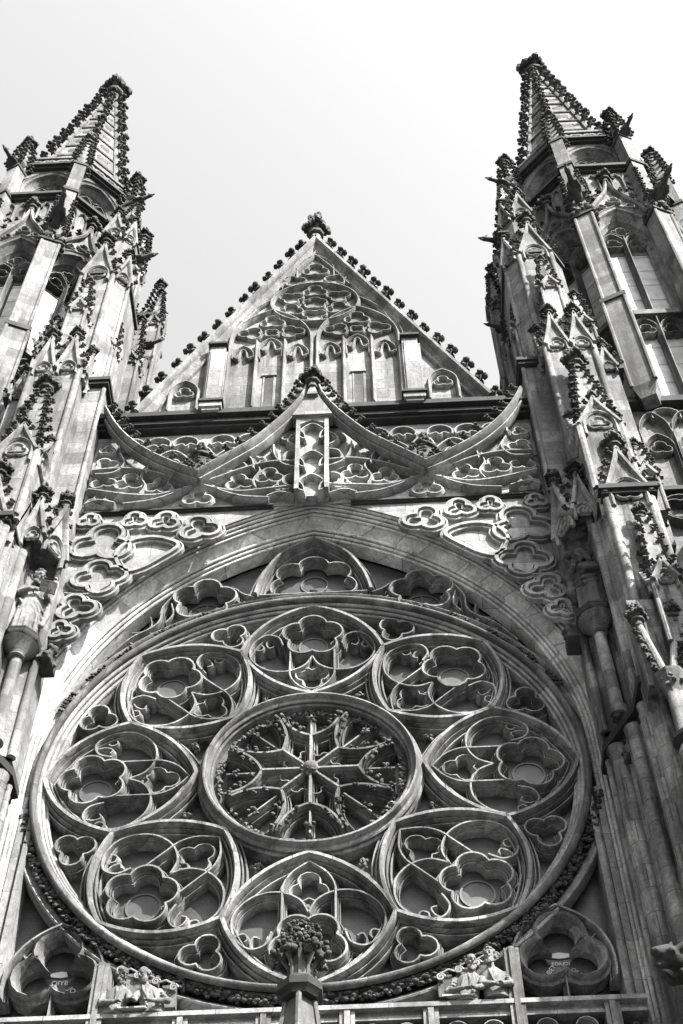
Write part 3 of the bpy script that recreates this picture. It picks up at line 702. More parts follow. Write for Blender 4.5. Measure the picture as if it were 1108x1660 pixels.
def gargoyle_mesh():
    b = MB()
    limb(b, [(-.25, 0, -.12), (.1, 0, 0), (.45, 0, .06), (.78, 0, .12)], [.17, .19, .15, .10])     # body reaching out along +x
    limb(b, [(.78, 0, .12), (.95, 0, .17)], [.10, .11]); ell(b, (.98, 0, .17), (.14, .11, .11))
    limb(b, [(1.02, 0, .2), (1.2, 0, .2)], [.07, .045]); limb(b, [(1.0, 0, .1), (1.15, 0, .05)], [.05, .03])      # jaws
    for s in (1, -1):
        limb(b, [(.92, s*.06, .25), (.84, s*.12, .36)], [.05, .02])                                # ears
        limb(b, [(.15, s*.15, -.05), (.4, s*.2, -.12), (.55, s*.17, -.02)], [.09, .07, .05])       # forelegs
        b.prism([(-.2, .05), (.25, .12), (.1, .34), (-.12, .42), (-.35, .3)], -.02, .03, lambda p, q, d, s=s: (p, s*(.17+d+max(0, q-.1)*.5), q))    # wings
    return remeshed(b, 'gargoyle', 'soot', .028)
GARG = gargoyle_mesh()
NG = [0]
def gargoyle(sx, loc, ang, s, label):
    o = bpy.data.objects.new('gargoyle', GARG); COL.objects.link(o)
    a = math.radians(ang); d = math.atan2(-math.cos(a), math.sin(a))
    o.location = (sx*loc[0], loc[1], loc[2]+ZC); o.rotation_euler = (0, .05, mrz(sx, d)); o.scale = (s*.8, s*.8, s*.8)
    o['label'] = label; o['category'] = 'gargoyle'; o['group'] = 'gargoyles on the towers'; o['kind'] = 'thing'

# ================================================================ BUTTRESSES
for sx, side in ((1, 'right'), (-1, 'left')):
    bt = thing('buttress', ('dark streaked stepped stone buttress right of the rose window, shaded on its inner face' if sx == 1 else 'sunlit pale stepped stone buttress left of the rose window'), 'buttress', (sx*6.4, -1.2, -ZC), 'buttresses beside the great arch')
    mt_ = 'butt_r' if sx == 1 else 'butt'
    if sx == 1 and 'butt_r' not in M: M['butt_r'] = stone('streaked_buttress_ashlar', .30, .03, 1.4, bsize=(1.1, .5), seed=31)  # right-hand ashlar, with stronger dark streaks than the left
    # lower stage with splayed plan, clustered shafts
    pl = [(5.5, -.3), (5.5, -.75), (5.98, -1.68), (6.02, -2.3), (6.3, -2.56), (7.4, -2.56), (7.4, 0)]
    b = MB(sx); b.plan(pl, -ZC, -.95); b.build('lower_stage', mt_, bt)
    for (x, y, r) in ((5.60, -.98, .19), (5.86, -1.47, .17), (6.0, -2.0, .12), (6.2, -2.5, .1), (5.46, -.70, .07)):
        b = MB(sx); b.lathe(x, y, [(r, -ZC), (r, -1.2), (r*1.12, -1.16), (r*.9, -1.1), (r*1.08, -.9)], 14); b.build('shaft', mt_, bt)
    b = MB(sx)
    for k in range(24): b.blob((5.72+rnd.uniform(-.12, .12), -1.36+rnd.uniform(-.1, .1), -1.5+rnd.uniform(-.12, .12)), rnd.uniform(.04, .07), .3, True, rnd)
    b.build('carved_leaf', 'soot', bt)
    def offp(pl, k, c=(6.7, -.9)): return [(x+(-k if x < 6.9 else k), y-(k if y < -.3 else 0)) for x, y in pl]
    b = MB(sx); b.plan(offp(pl, .02), -.95, -.80); b.plan(offp(pl, .13), -.80, -.62); b.plan(offp(pl, .03), -.62, -.5); b.build('lower_cap', 'cornice', bt)
    # niche stage
    pl2 = [(5.42, -.3), (5.42, -1.02), (5.92, -1.30), (5.98, -1.85), (6.2, -2.3), (7.2, -2.3), (7.2, 0)]
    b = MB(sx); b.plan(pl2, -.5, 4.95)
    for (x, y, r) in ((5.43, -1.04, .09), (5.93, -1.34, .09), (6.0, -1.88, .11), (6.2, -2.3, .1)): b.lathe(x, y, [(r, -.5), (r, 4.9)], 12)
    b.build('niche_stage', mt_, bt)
    b = MB(sx); b.lathe(5.68, -1.42, [(.18, -.5), (.18, -.3), (.125, -.2), (.125, 1.9)], 14); b.build('statue_shaft', mt_, bt)
    # canopy over the statue: two gablets on a little roof block
    b = MB(sx); b.plan([(5.3, -1.0), (5.3, -1.35), (5.62, -1.95), (6.05, -1.98), (6.05, -1.0)], 5.5, 5.95); b.plan([(5.38, -1.0), (5.38, -1.35), (5.66, -1.85), (6.0, -1.9), (6.0, -1.0)], 5.95, 7.4, .25); b.build('canopy', mt_, bt)
    gablet(bt, sx, frame(5.46, -1.62, -62, .0), .78, 5.3, 1.7, mt_, .17, 4, .62)
    gablet(bt, sx, frame(5.84, -1.94, 0, .04), .56, 5.3, 1.45, mt_, .17, 4, .62)
    # forward pier with its own gable
    b = MB(sx); b.box(6.2, 7.12, -2.62, -1.6, -.5, 4.85, .08)
    for x in (6.22, 7.1): b.lathe(x, -2.6, [(.1, -.5), (.1, 4.8)], 12)
    b.build('forward_pier', mt_, bt)
    b = MB(sx); b.box(6.1, 7.22, -2.75, -1.5, 4.85, 4.95); b.box(6.05, 7.27, -2.82, -1.5, 4.95, 5.1); b.build('pier_cap', 'cornice', bt)
    gablet(bt, sx, frame(6.66, -2.62, 0, .03), 1.0, 4.9, 1.75, mt_, .2, 4, .75)
    gablet(bt, sx, frame(6.2, -2.1, -90, .03), .9, 4.9, 1.6, mt_, .2, 4, .6)
    # main block and its caps
    b = MB(sx); b.plan([(5.42, -.3), (5.42, -1.1), (5.97, -1.1), (5.97, -1.72), (7.2, -1.72), (7.2, -1.3), (7.75, -1.3), (7.75, .3)], 4.95, 12.62)
    b.plan([(5.42, -.3), (5.42, -1.1), (5.97, -1.1), (5.97, -1.72), (7.2, -1.72), (7.2, .3)], 12.62, 13.45)
    for x, y, r in ((5.98, -1.72, .09), (7.2, -1.72, .09), (5.44, -1.1, .06), (6.58, -1.72, .07)): b.lathe(x, y, [(r, 4.95), (r, 13.4)], 12)
    b.build('main_block', mt_ if 0 else 'butt', bt)
    b = MB(sx); b.box(5.32, 6.0, -1.24, -.2, 13.45, 13.56); b.box(5.28, 6.0, -1.3, -.2, 13.56, 13.7)
    b.box(5.93, 6.02, -1.84, -1.2, 13.45, 13.7); b.build('cap', 'cornice', bt)
    b = MB(sx); b.box(7.2, 7.9, -1.42, .3, 12.62, 12.8); b.build('cap', 'cornice', bt)
    gablet(bt, sx, frame(6.28, -1.72, 0, .04), .64, 13.3, 1.75, 'butt', .19, 4, .62)
    gablet(bt, sx, frame(6.92, -1.72, 0, .04), .64, 13.3, 1.75, 'butt', .19, 4, .62)
    gablet(bt, sx, frame(5.97, -1.4, -90, .03), .6, 13.3, 1.5, 'butt', .19, 3, .5)
    gablet(bt, sx, frame(7.52, -1.32, 0, .03), .5, 12.7, 1.1, 'butt', .2, 3, .5)
    # upper stages, each set back
    b = MB(sx); b.plan([(5.68, .9), (5.68, -.55), (6.1, -.98), (7.05, -.98), (7.4, -.5), (7.4, .9)], 13.45, 20.9)
    for x, y, r in ((6.1, -.98, .09), (7.05, -.98, .09), (5.7, -.56, .07)): b.lathe(x, y, [(r, 13.5), (r, 20.8)], 12)
    b.plan([(5.95, .9), (5.95, -.35), (6.25, -.62), (6.95, -.62), (7.1, .9)], 20.9, 25.0)
    b.build('upper_stage', 'butt', bt)
    b = MB(sx); b.plan([(5.6, .9), (5.6, -.62), (6.05, -1.08), (7.1, -1.08), (7.5, -.5), (7.5, .9)], 20.75, 20.95); b.build('set_off', 'cornice', bt)
    b = MB(sx); b.plan([(5.9, .9), (5.9, -.4), (6.22, -.68), (7.0, -.68), (7.15, .9)], 25.0, 25.15); b.build('set_off', 'cornice', bt)
    b = MB(sx); b.plan([(5.95, .9), (5.95, -.35), (6.25, -.62), (6.95, -.62), (7.1, .9)], 25.15, 26.6, .35); b.build('cap_roof', 'butt', bt)
    gablet(bt, sx, frame(6.58, -.98, 0, .03), .95, 20.75, 2.2, 'butt', .24, 4, .85)
    gablet(bt, sx, frame(5.86, -.78, -45, .03), .6, 20.75, 1.6, 'butt', .22, 3, .6)
    gablet(bt, sx, frame(6.6, -.64, 0, .03), .7, 24.6, 1.6, 'butt', .22, 3, .6)
    gablet(bt, sx, frame(6.1, -.5, -48, .03), .5, 24.4, 1.4, 'butt', .2, 3, .5)
    for (P, txt) in (((6.5, -2.15, .92, 5.0, 7.8, 11.55), 'broad crocketed pinnacle low on the front of the %s buttress, above the statue'),
                     ((6.72, -2.86, .5, -.5, 1.25, 3.95), 'sooty crocketed pinnacle standing before the forward pier of the %s buttress'),
                     ((6.58, -1.35, .48, 13.45, 17.2, 19.5), 'slender pinnacle rising behind the twin gablets of the %s buttress'),
                     ((7.35, -.95, .42, 12.8, 15.6, 18.0), 'slender pinnacle beside the tower shaft at the outer edge of the %s buttress'),
                     ((7.32, -2.0, .4, 4.95, 6.2, 8.0), 'small pinnacle on the outer shoulder of the %s buttress, next to the tower wall'),
                     ((5.78, -.35, .36, 13.6, 16.8, 18.8), 'thin pinnacle on the inner edge of the %s buttress beside the gable foot'),
                     ((5.9, .35, .36, 20.9, 23.4, 25.6), 'thin pinnacle high on the inner face of the %s buttress under the gargoyle'),
                     ((6.3, -.15, .36, 25.2, 26.6, 28.3), 'little pinnacle on the topmost cap of the %s buttress')):
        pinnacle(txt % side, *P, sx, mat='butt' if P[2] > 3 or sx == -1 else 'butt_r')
    # unseen forward pier, added beyond the picture's edge to shade the wall
    b = MB(sx); b.box(7.75, 10.4, -4.4, -.5, -ZC, 2.5, .15); b.box(8.9, 11, -3.6, -.4, 2.5, 6.2, .12)
    for x, y, z in ((7.8, -4.35, 2.4), (10.35, -4.35, 2.4), (9.08, -4.4, 2.4), (8.93, -3.57, 6.1), (10.95, -3.57, 6.1)): b.lathe(x, y, [(.14, -ZC), (.14, z)], 12)
    b.build('unseen_shade_pier', 'butt', bt)
    b = MB(sx); b.box(7.65, 10.5, -4.52, -.5, 2.5, 2.75); b.build('pier_cap', 'cornice', bt)
    b = MB(sx); b.box(8.8, 11.1, -3.72, -.4, 6.2, 6.45); b.build('pier_cap', 'cornice', bt)
    b = MB(sx); b.plan([(8.9, -3.6), (11, -3.6), (11, -.4), (8.9, -.4)], 6.45, 8.2, .35, (9.95, -.6)); b.build('weathering', 'butt', bt)
    for cx_ in (8.42, 9.74): gablet(bt, sx, frame(cx_, -4.4, 0, .04), 1.25, .9, 1.5, 'butt', .2, 4, None)

# ================================================================ TOWERS
TXC, TYC = 9.65, 2.0
def sheets(b, T, x0, x1, z0, z1, d): b.prism([(x0, z0), (x1, z0), (x1, z1), (x0, z1)], d-.04, d, T)
for sx, side in ((1, 'right'), (-1, 'left')):
    tw = thing('tower', ('tall octagonal gothic tower with crocketed spire, on the right of the gable' if sx == 1 else 'tall octagonal gothic tower with crocketed spire, cut by the left edge of the picture'), 'tower', (sx*TXC, TYC, -ZC), 'twin west towers')
    b = MB(sx); b.box(6.9, 12.6, -.45, 7, -ZC, 12.05); b.build('lower_wall', 'tower', tw)
    b = MB(sx)
    for zz in (((12.05, 12.3, .75), (12.3, 12.42, .65)), ((7.95, 8.1, .75), (8.1, 8.2, .65))):
        b = MB(sx)
        for z0, z1, d in zz: b.box(7.3, 12.6, -d, 2, z0, z1)
        b.build('string_course', 'cornice', tw)
    b = MB(sx); T0 = frame(0, -.45, 0)
    for k in range(6):
        x = 8.0+k*.8
        b.sweep([(x, 8.2), (x, 10.5)], barp(.06, 0, .28), T=T0); b.sweep(ptarch(x+.06, x+.74, 8.2, 10.0, 10.6, 8), barp(.05, 0, .22), T=T0); b.sweep(foil(x+.4, 10.0, .28, 3, 90, .55, 6), thinp(.04, 0, .18), True, T=T0)
        b.sweep(crom([(x, 10.6), (x+.1, 11.2), (x+.4, 11.6), (x+.7, 11.2), (x+.8, 10.6)], 5), barp(.05, 0, .24), T=T0); b.sweep(arc(x+.8, 11.5, .36, 200, -20, 8), thinp(.05, 0, .2), T=T0)
        b.sweep(foil(x+.4, 7.3, .42, 4, 45, .5, 6), barp(.06, 0, .22), True, T=T0); b.sweep(circ(x+.4, 7.3, .5, 20), thinp(.05, 0, .25), True, T=T0) if k % 2 == 0 else None
    b.build('parapet_tracery', 'tower', tw)
    # ---- belfry and top stage
    for (a, z0, z1, hw, zw, zs, za, tag, nlt) in ((2.6, 12.42, 28.0, .93, 12.75, 22.9, 24.75, 'belfry', 2), (2.36, 28.75, 31.5, .80, 29.12, 29.95, 31.05, 'top_stage', 2)):
        half = a*math.tan(PI/8)
        core = MB(sx); core.lathe(TXC, TYC, [((a-.62)/math.cos(PI/8), z0), ((a-.62)/math.cos(PI/8), z1)], 8, PI/8); core.build(tag+'_core', 'darkwall', tw)
        for ang in (0, -45, 45, -90, -135, 180, 90, 135):
            T = frame(TXC, TYC, ang, a)
            path = ptarch(-hw, hw, z0 if tag == 'belfry' else zw-.35, zs, za, 10)
            b = MB(sx); archpanel(b, -half-.02, half+.02, path[0][1], z1, path, 0, -.62, T)
            if tag != 'belfry': sheets(b, T, -half-.02, half+.02, z0, path[0][1], 0)
            b.build(tag+'_wall', 'tower', tw)
            if ang in (180, 135, 90): continue
            b = MB(sx)
            b.sweep(path, [(-.22, -.58), (-.22, -.42), (-.17, -.36), (-.15, -.26), (-.10, -.22), (-.06, -.12), (-.02, -.08), (0, -.02), (.02, .05), (.07, .08), (.1, .03), (.14, .04), (.18, .10), (.22, .08), (.23, -.02)], T=T)
            b.build('arch_moulding', 'tower', tw)
            win = MB(sx); w2 = hw-.2
            sheets(win, T, -w2-.02, w2+.02, path[0][1], za-.3, -.54)
            pn = win.build('window', 'pane' if tag == 'belfry' else 'glass', tw)
            bb = MB(sx)
            def sub(mb, nm, mat):
                me = mb.mesh(nm, mat, (tw.location.x, tw.location.y, tw.location.z-ZC)); o = bpy.data.objects.new(nm, me); COL.objects.link(o); o.parent = pn
            bb.sweep([(0, path[0][1]), (0, zs+.2)], barp(.075, -.54, -.2), T=T); sub(bb, 'mullion', 'tower')
            bb = MB(sx)
            tiers = ((17.66, 22.9),) if tag == 'belfry' else ()
            zt = zs-.15
            for q in (-1, 1):
                bb.sweep(ptarch(*( (0, w2) if q == 1 else (-w2, 0)), zt-.5, zt, zt+.72, 7), thinp(.05, -.54, -.25), T=T)
                bb.sweep(foil(q*w2/2, zt+.05, w2*.42, 3, 90, .55, 6), thinp(.035, -.54, -.3), True, T=T)
                bb.prism([(q*w2/2-w2*.48, zt-.42), (q*w2/2+w2*.48, zt-.42), (q*w2/2+w2*.3, zt+.5), (q*w2/2-w2*.3, zt+.5)], -.535, -.52, T)
            bb.sweep(foil(0, zt+.92, w2*.42, 4, 90, .5, 6), thinp(.04, -.54, -.28), True, T=T)
            sub(bb, 'window_tracery', 'tower')
            bb = MB(sx)
            if tag == 'belfry':
                for q in (-1, 1):
                    bb.sweep(ptarch(*( (.04, w2) if q == 1 else (-w2, -.04)), 16.4, 16.9, 17.5, 7), thinp(.05, -.54, -.25), T=T); bb.sweep(foil(q*w2/2, 16.9, w2*.4, 3, 90, .55, 6), thinp(.035, -.54, -.3), True, T=T)
            if tag == 'belfry':
                sub(bb, 'window_tracery', 'tower'); bb = MB(sx)
                bb.prism([(-w2, 17.55), (w2, 17.55), (w2, 17.8), (-w2, 17.8)], -.5, -.14, T)
                sub(bb, 'transom', 'tower')
                # ogee hood over the arch with its own tracery
                hd = MB(sx); oc = crom([(-1.06, 23.2), (-.93, 24.3), (-.55, 25.3), (-.18, 26.1), (0, 27.1)], 5)
                hd.sweep(oc+mir(oc[::-1][1:]), [(-.07, 0), (-.06, .14), (0, .2), (.06, .14), (.07, 0)], T=T, lim=1.5)
                for p, q, r in ((0, 25.35, .24), (-.45, 24.85, .17), (.45, 24.85, .17)): hd.sweep(foil(p, q, r, 3, 90, .55, 6), thinp(.035, 0, .12), True, T=T)
                for p in (-.8, -.4, .4, .8): hd.sweep(ptarch(p-.19, p+.19, 26.3, 27.2, 27.7, 5), thinp(.035, 0, .1), T=T)
                hood = hd.build('hood', 'tower', tw)
                ar = math.radians(ang)
                for k in (3, 7, 11, 15):
                    for q in (1, -1):
                        p = oc[k]; l = T(q*(p[0]-.03), p[1]+.05, .1)
                        crocket(tw, mloc(sx, l), mrz(sx, ar+(PI if q == 1 else 0)), .24)
                finial(tw, mloc(sx, T(0, 26.95, .1)), .9)
            else:
                pass
    for zz in (((28.0, 28.12, 2.72), (28.12, 28.3, 2.86)), ((28.62, 28.75, 2.62),), ((31.5, 31.62, 2.5), (31.62, 31.76, 2.62))):
        b = MB(sx)
        for z0, z1, a in zz: b.lathe(TXC, TYC, [(a/math.cos(PI/8), z0), (a/math.cos(PI/8), z1)], 8, PI/8)
        b.build('belt_course', 'cornice', tw)
    b = MB(sx); b.lathe(TXC, TYC, [(2.45/math.cos(PI/8), 28.3), (2.45/math.cos(PI/8), 28.62)], 8, PI/8); b.build('frieze', 'tower', tw); b = MB(sx); b.lathe(TXC, TYC, [(2.4/math.cos(PI/8), 31.76), (2.4/math.cos(PI/8), 32.25)], 8, PI/8)
    for ang in (0, -45, 45, -90, 90):
        T = frame(TXC, TYC, ang, 2.45)
        T = frame(TXC, TYC, ang, 2.4)
        b.sweep([(-1.0, 32.55), (1.0, 32.55)], [(-.08, -.05), (-.08, .1), (.08, .1), (.08, -.05)], T=T)
        for k in range(4): b.sweep(foil(-.75+.5*k, 32.12, .24, 4, 45, .5, 5), [(-.05, -.05), (-.05, .06), (.05, .06), (.05, -.05)], True, T=T)
    b.build('parapet', 'tower', tw)
    # ---- piers on the corners
    for k, ang in enumerate((-22.5, 22.5, -67.5, 67.5, -112.5, 112.5, -157.5, 157.5)):
        r = math.radians(ang); dx, dy = math.sin(r), -math.cos(r)
        def at(q): return (TXC+dx*q, TYC+dy*q)
        b = MB(sx); rot = r
        def sq(cx, cy, h, z0, z1, top=1.0, bb=None):
            c_, s_ = math.cos(r), math.sin(r)
            (bb or b).plan([(cx+c_*u-s_*v, cy+s_*u+c_*v) for u, v in ((-h, -h), (h, -h), (h, h), (-h, h))], z0, z1, top)
        c0 = at(3.0); c1 = at(2.98); c2 = at(2.95)
        sq(*c0, .32, 12.42, 17.3); sq(*c0, .20, 11.95, 12.42, 1.6); sq(*c1, .28, 17.3, 23.5); sq(*c2, .22, 23.5, 30.6)
        for u, v in ((-.32, -.32), (.32, -.32)):
            c_, s_ = math.cos(r), math.sin(r); b.lathe(c0[0]+c_*u-s_*v, c0[1]+s_*u+c_*v, [(.06, 12.42), (.06, 17.25)], 8); b.lathe(c1[0]+(c_*u-s_*v)*.86, c1[1]+(s_*u+c_*v)*.86, [(.06, 17.4), (.06, 23.4)], 8)
        sq(*c2, .2, 30.6, 33.2, .22)
        pr = b.build('pier', 'tower', tw)
        def subp(mb, nm, mat):
            me = mb.mesh(nm, mat, (tw.location.x, tw.location.y, tw.location.z-ZC)); o = bpy.data.objects.new(nm, me); COL.objects.link(o); o.parent = pr
        for cq, hq, za_, zb_ in ((c0, .38, 17.28, 17.5), (c1, .34, 23.5, 23.62), (c2, .27, 28.0, 28.2), (c2, .26, 30.5, 30.65)):
            b = MB(sx); sq(*cq, hq, za_, zb_, 1.0, b); subp(b, 'cap', 'cornice')
        b = MB(sx)
        for z, rr, n in ((23.75, .4, 14), (24.1, .34, 10)):
            for i in range(n): a_ = 2*PI*i/n; b.blob((c1[0]+rr*math.cos(a_), c1[1]+rr*math.sin(a_), z+rnd.uniform(-.08, .1)), rnd.uniform(.08, .12), .3, True, rnd)
        subp(b, 'carved_leaf', 'soot')
        base = tw.location
        def subo(nm, me, loc, rz, s):
            o = bpy.data.objects.new(nm, me); COL.objects.link(o); o.parent = pr; o.location = (loc[0]*sx-base.x, loc[1]-base.y, loc[2]+ZC-base.z); o.rotation_euler = (0, 0, mrz(sx, rz)); o.scale = (s, s, s)
        if abs(ang) < 120:
            for i in range(5):
                z = 30.9+i*.45; h = .2*(1-(z-30.6)/2.6*.78)*1.35
                for q in range(4): a_ = r+PI/4+q*PI/2; subo('crocket', CRK[i % 3], (c2[0]+h*math.cos(a_), c2[1]+h*math.sin(a_), z), a_, .3)
            for i in range(6):
                z = 24.4+i*.5; h = .32*(1-i*.05)
                for q in range(4): a_ = r+PI/4+q*PI/2; subo('crocket', CRK[i % 3], (c2[0]+h*math.cos(a_), c2[1]+h*math.sin(a_), z), a_, .26)
        subo('finial', FIN[k % 2], (*c2, 33.0), 0, .95)
    # ---- spire
    b = MB(sx); SA, SZ0, SZ1 = 1.95, 32.0, 47.4
    b.lathe(TXC, TYC, [(SA/math.cos(PI/8), SZ0), (.1, SZ1)], 8, PI/8); sp = b; nsp = len(b.f)
    b = MB(sx)
    for k in range(8):
        a_ = PI/8+k*PI/4; R0 = SA/math.cos(PI/8)+.03
        b.tube([(TXC+R0*math.cos(a_), TYC+R0*math.sin(a_), SZ0), (TXC+.12*math.cos(a_), TYC+.12*math.sin(a_), SZ1)], [.12, .07], 6)
        for i in range(1, 9):
            f = i/9.5; a2 = a_+PI/4; R1 = R0+(.12-R0)*f; z = SZ0+(SZ1-SZ0)*f
            b.tube([(TXC+R1*math.cos(a_), TYC+R1*math.sin(a_), z), (TXC+R1*math.cos(a2), TYC+R1*math.sin(a2), z)], .055, 6)
    b.build('spire_ribs', 'midsoot', tw)
    b = sp
    for ang in (0, -45, 45, -90, 90):
        rr = math.radians(ang); tl = math.atan((SA-.1)/(SZ1-SZ0))
        for i in range(8):
            f = (i+.5)/9.5; ra = SA+(.09-SA)*f; z = SZ0+(SZ1-SZ0)*f; wv = ra*math.tan(PI/8)*.62
            T = frame(TXC, TYC, ang, ra)
            b.prism([(p, q) for p, q in foil(0, z, max(.05, wv*.8), 4, 45, .5, 4)], -.1, .025, T)
    o = b.build('spire', 'tower', tw, smooth=0); o.data.materials.append(M['soot'])
    for i, f in enumerate(o.data.polygons): f.material_index = 1 if i >= nsp else 0
    for k in range(8):
        a_ = PI/8+k*PI/4
        for i in range(12):
            f = (i+.35)/12.3; R1 = SA/math.cos(PI/8)+(.12-SA/math.cos(PI/8))*f+.04
            crocket(tw, mloc(sx, (TXC+R1*math.cos(a_), TYC+R1*math.sin(a_), SZ0+.5+(SZ1-SZ0-.7)*f)), mrz(sx, a_), .46)
    finial(tw, (sx*TXC, TYC, SZ1-.35), 2.1)
    # rear buttress seen past the inner face
    b = MB(sx); b.box(6.0, 7.3, 3.6, 6, -ZC, 24); b.box(6.15, 7.1, 3.9, 5.6, 24, 28)
    for x, y in ((6.0, 3.6), (6.6, 3.6)): b.lathe(x, y, [(.1, 5), (.1, 23.9)], 10)
    b.build('rear_buttress', 'tower', tw)
    b = MB(sx); b.box(5.9, 7.4, 3.5, 6, 23.9, 24.1); b.build('set_off', 'cornice', tw)
    b = MB(sx); b.box(6.05, 7.2, 3.8, 5.6, 27.9, 28.1); b.build('set_off', 'cornice', tw)
    for P, txt in (((6.35, 4.6, .7, 24.1, 28.6, 32.0), 'tall pinnacle on the rear corner buttress of the %s tower, against the sky'), ((6.1, 4.1, .5, 22, 27.2, 30.3), 'lower pinnacle leaning on the rear corner buttress of the %s tower'),
                   ((6.1, 2.6, .5, 15, 21.5, 25.0), 'dark pinnacle between the %s buttress and the rear of its tower')):
        pinnacle(txt % side, *P, sx, group='crocketed pinnacles on the buttresses', mat='tower')
    for loc, ang, s, txt in (((6.15, .1, 24.2), -80, 1.0, 'gargoyle jutting toward the gable from the inner face of the %s tower'), ((6.75, .6, 30.5), -72, .85, 'gargoyle jutting toward the gable from just under the %s spire'),
                             ((8.4, -1.15, 24.9), -22, 1.1, 'dark gargoyle perched on the front corner shaft of the %s tower'), ((10.9, -1.0, 24.6), 22, 1.2, 'gargoyle with raised head on the outer front shaft of the %s tower'),
                             ((10.8, -.85, 30.8), 25, .9, 'gargoyle beside the outer pinnacle at the foot of the %s spire'), ((6.2, 3.6, 25.0), -75, .8, 'gargoyle on the rear corner buttress of the %s tower')):
        gargoyle(sx, loc, ang, s, txt % side)

# ================================================================ FIGURES cut in stone (each body one continuous surface)
def loft(b, rings, n=36, folds=7, amp=.0, ph=0.0):
    vs = []; m = len(rings)
    for j, (z, rx, ry, cx, cy) in enumerate(rings):
        for k in range(n):
            a = 2*PI*k/n; f = 1+amp*(1-j/m)*(.6*math.sin(folds*a+ph+j*.25)+.4*math.sin((folds+4)*a-ph*2-j*.2))
            vs.append((cx+rx*f*math.cos(a), cy+ry*f*math.sin(a), z))
    b.add(vs, [[j*n+k, j*n+(k+1) % n, (j+1)*n+(k+1) % n, (j+1)*n+k] for j in range(m-1) for k in range(n)]+[list(range(n))[::-1], [(m-1)*n+k for k in range(n)]])
def headparts(b, c, turn=0.0, nod=0.0, s=1.0, beard=True, hair='curly', tilt=0.0, seed=1):
    """a head with face, about 0.24 m high, looking along -y before it is turned"""
    rn = random.Random(seed)
    R3 = Matrix.Rotation(turn, 3, 'Z') @ Matrix.Rotation(nod, 3, 'X') @ Matrix.Rotation(tilt, 3, 'Y')
    def P(x, y, z): return Vector(c)+R3 @ (Vector((x, y, z))*s)
    def E_(x, y, z, rx, ry, rz): ell(b, P(x, y, z), (rx*s, ry*s, rz*s), R3)
    E_(0, .01, .03, .078, .098, .105); E_(0, -.03, -.05, .062, .07, .075)         # skull, jaw
    E_(0, -.092, .045, .058, .016, .014)                                          # brow
    limb(b, [tuple(P(0, -.095, .035)), tuple(P(0, -.118, -.012))], [.011*s, .018*s], 8)      # nose
    for q in (1, -1):
        E_(q*.036, -.078, -.02, .024, .018, .02); E_(q*.03, -.082, .022, .015, .011, .01)   # cheeks, eyelids
        E_(q*.08, .01, .0, .014, .024, .032)                                      # ears
    E_(0, -.092, -.052, .026, .012, .007); E_(0, -.09, -.066, .022, .012, .007)   # lips
    if beard:
        for i in range(16):
            a = rn.uniform(-1.2, 1.2); E_(.065*math.sin(a), -.03-.055*math.cos(a), -.085-rn.uniform(0, .05)*math.cos(a), .022, .02, .03)
        E_(.02, -.097, -.042, .02, .01, .009); E_(-.02, -.097, -.042, .02, .01, .009)
    else: E_(0, -.078, -.092, .026, .022, .02)
    if hair == 'curly':
        for i in range(34):
            a = rn.uniform(0, 2*PI); h = rn.uniform(.0, .13); r = math.sqrt(max(0, 1-((h-.03)/.115)**2))
            if math.sin(a) < -.35 and h < .09: continue
            E_(.08*r*math.cos(a), .012+.1*r*math.sin(a), h, .026, .026, .024)
    elif hair == 'cap':
        E_(0, .012, .075, .088, .106, .066)
        for i in range(14): a = PI*i/13; E_(.084*math.cos(a), .02+.085*math.sin(a), .0, .02, .022, .035)
    elif hair == 'thin':
        for i in range(16): a = PI*i/15; E_(.08*math.cos(a), .02+.088*math.sin(a), rn.uniform(0, .03), .018, .02, .03)
    elif hair == 'hood':
        E_(0, .03, .05, .105, .115, .12)
        for q in (1, -1): limb(b, [tuple(P(q*.09, -.03, .06)), tuple(P(q*.1, -.02, -.06)), tuple(P(q*.12, 0, -.16))], [.035*s, .04*s, .05*s])
def handparts(b, wrist, d, up_, s=1.0, side=1, curl=.5):
    """palm, four unequal bent fingers, and a thumb leaving the side of the palm"""
    d = Vector(d).normalized(); u = Vector(up_); u = (u-d*u.dot(d)).normalized(); r = d.cross(u)*side; w0 = Vector(wrist)
    palm = w0+d*.05*s
    R3 = Matrix((r, d, u)).transposed(); ell(b, palm, (.04*s, .052*s, .018*s), R3)
    for i, ln in enumerate((.066, .076, .071, .056)):
        o = w0+d*.088*s+r*((i-1.5)*.0215*s)
        k1 = o+(d*.95-u*curl*.35)*ln*.5*s; k2 = k1+(d*.75-u*curl)*ln*.32*s; k3 = k2+(d*.45-u*curl*1.3)*ln*.25*s
        limb(b, [tuple(o), tuple(k1), tuple(k2), tuple(k3)], [.0105*s, .0098*s, .009*s, .008*s], 8)
    t0 = w0+d*.03*s-r*.034*s; t1 = t0+(d*.6-r*.55-u*.2)*.04*s; t2 = t1+(d*.85-r*.1-u*.35)*.032*s
    limb(b, [tuple(t0), tuple(t1), tuple(t2)], [.014*s, .0115*s, .0095*s], 8)

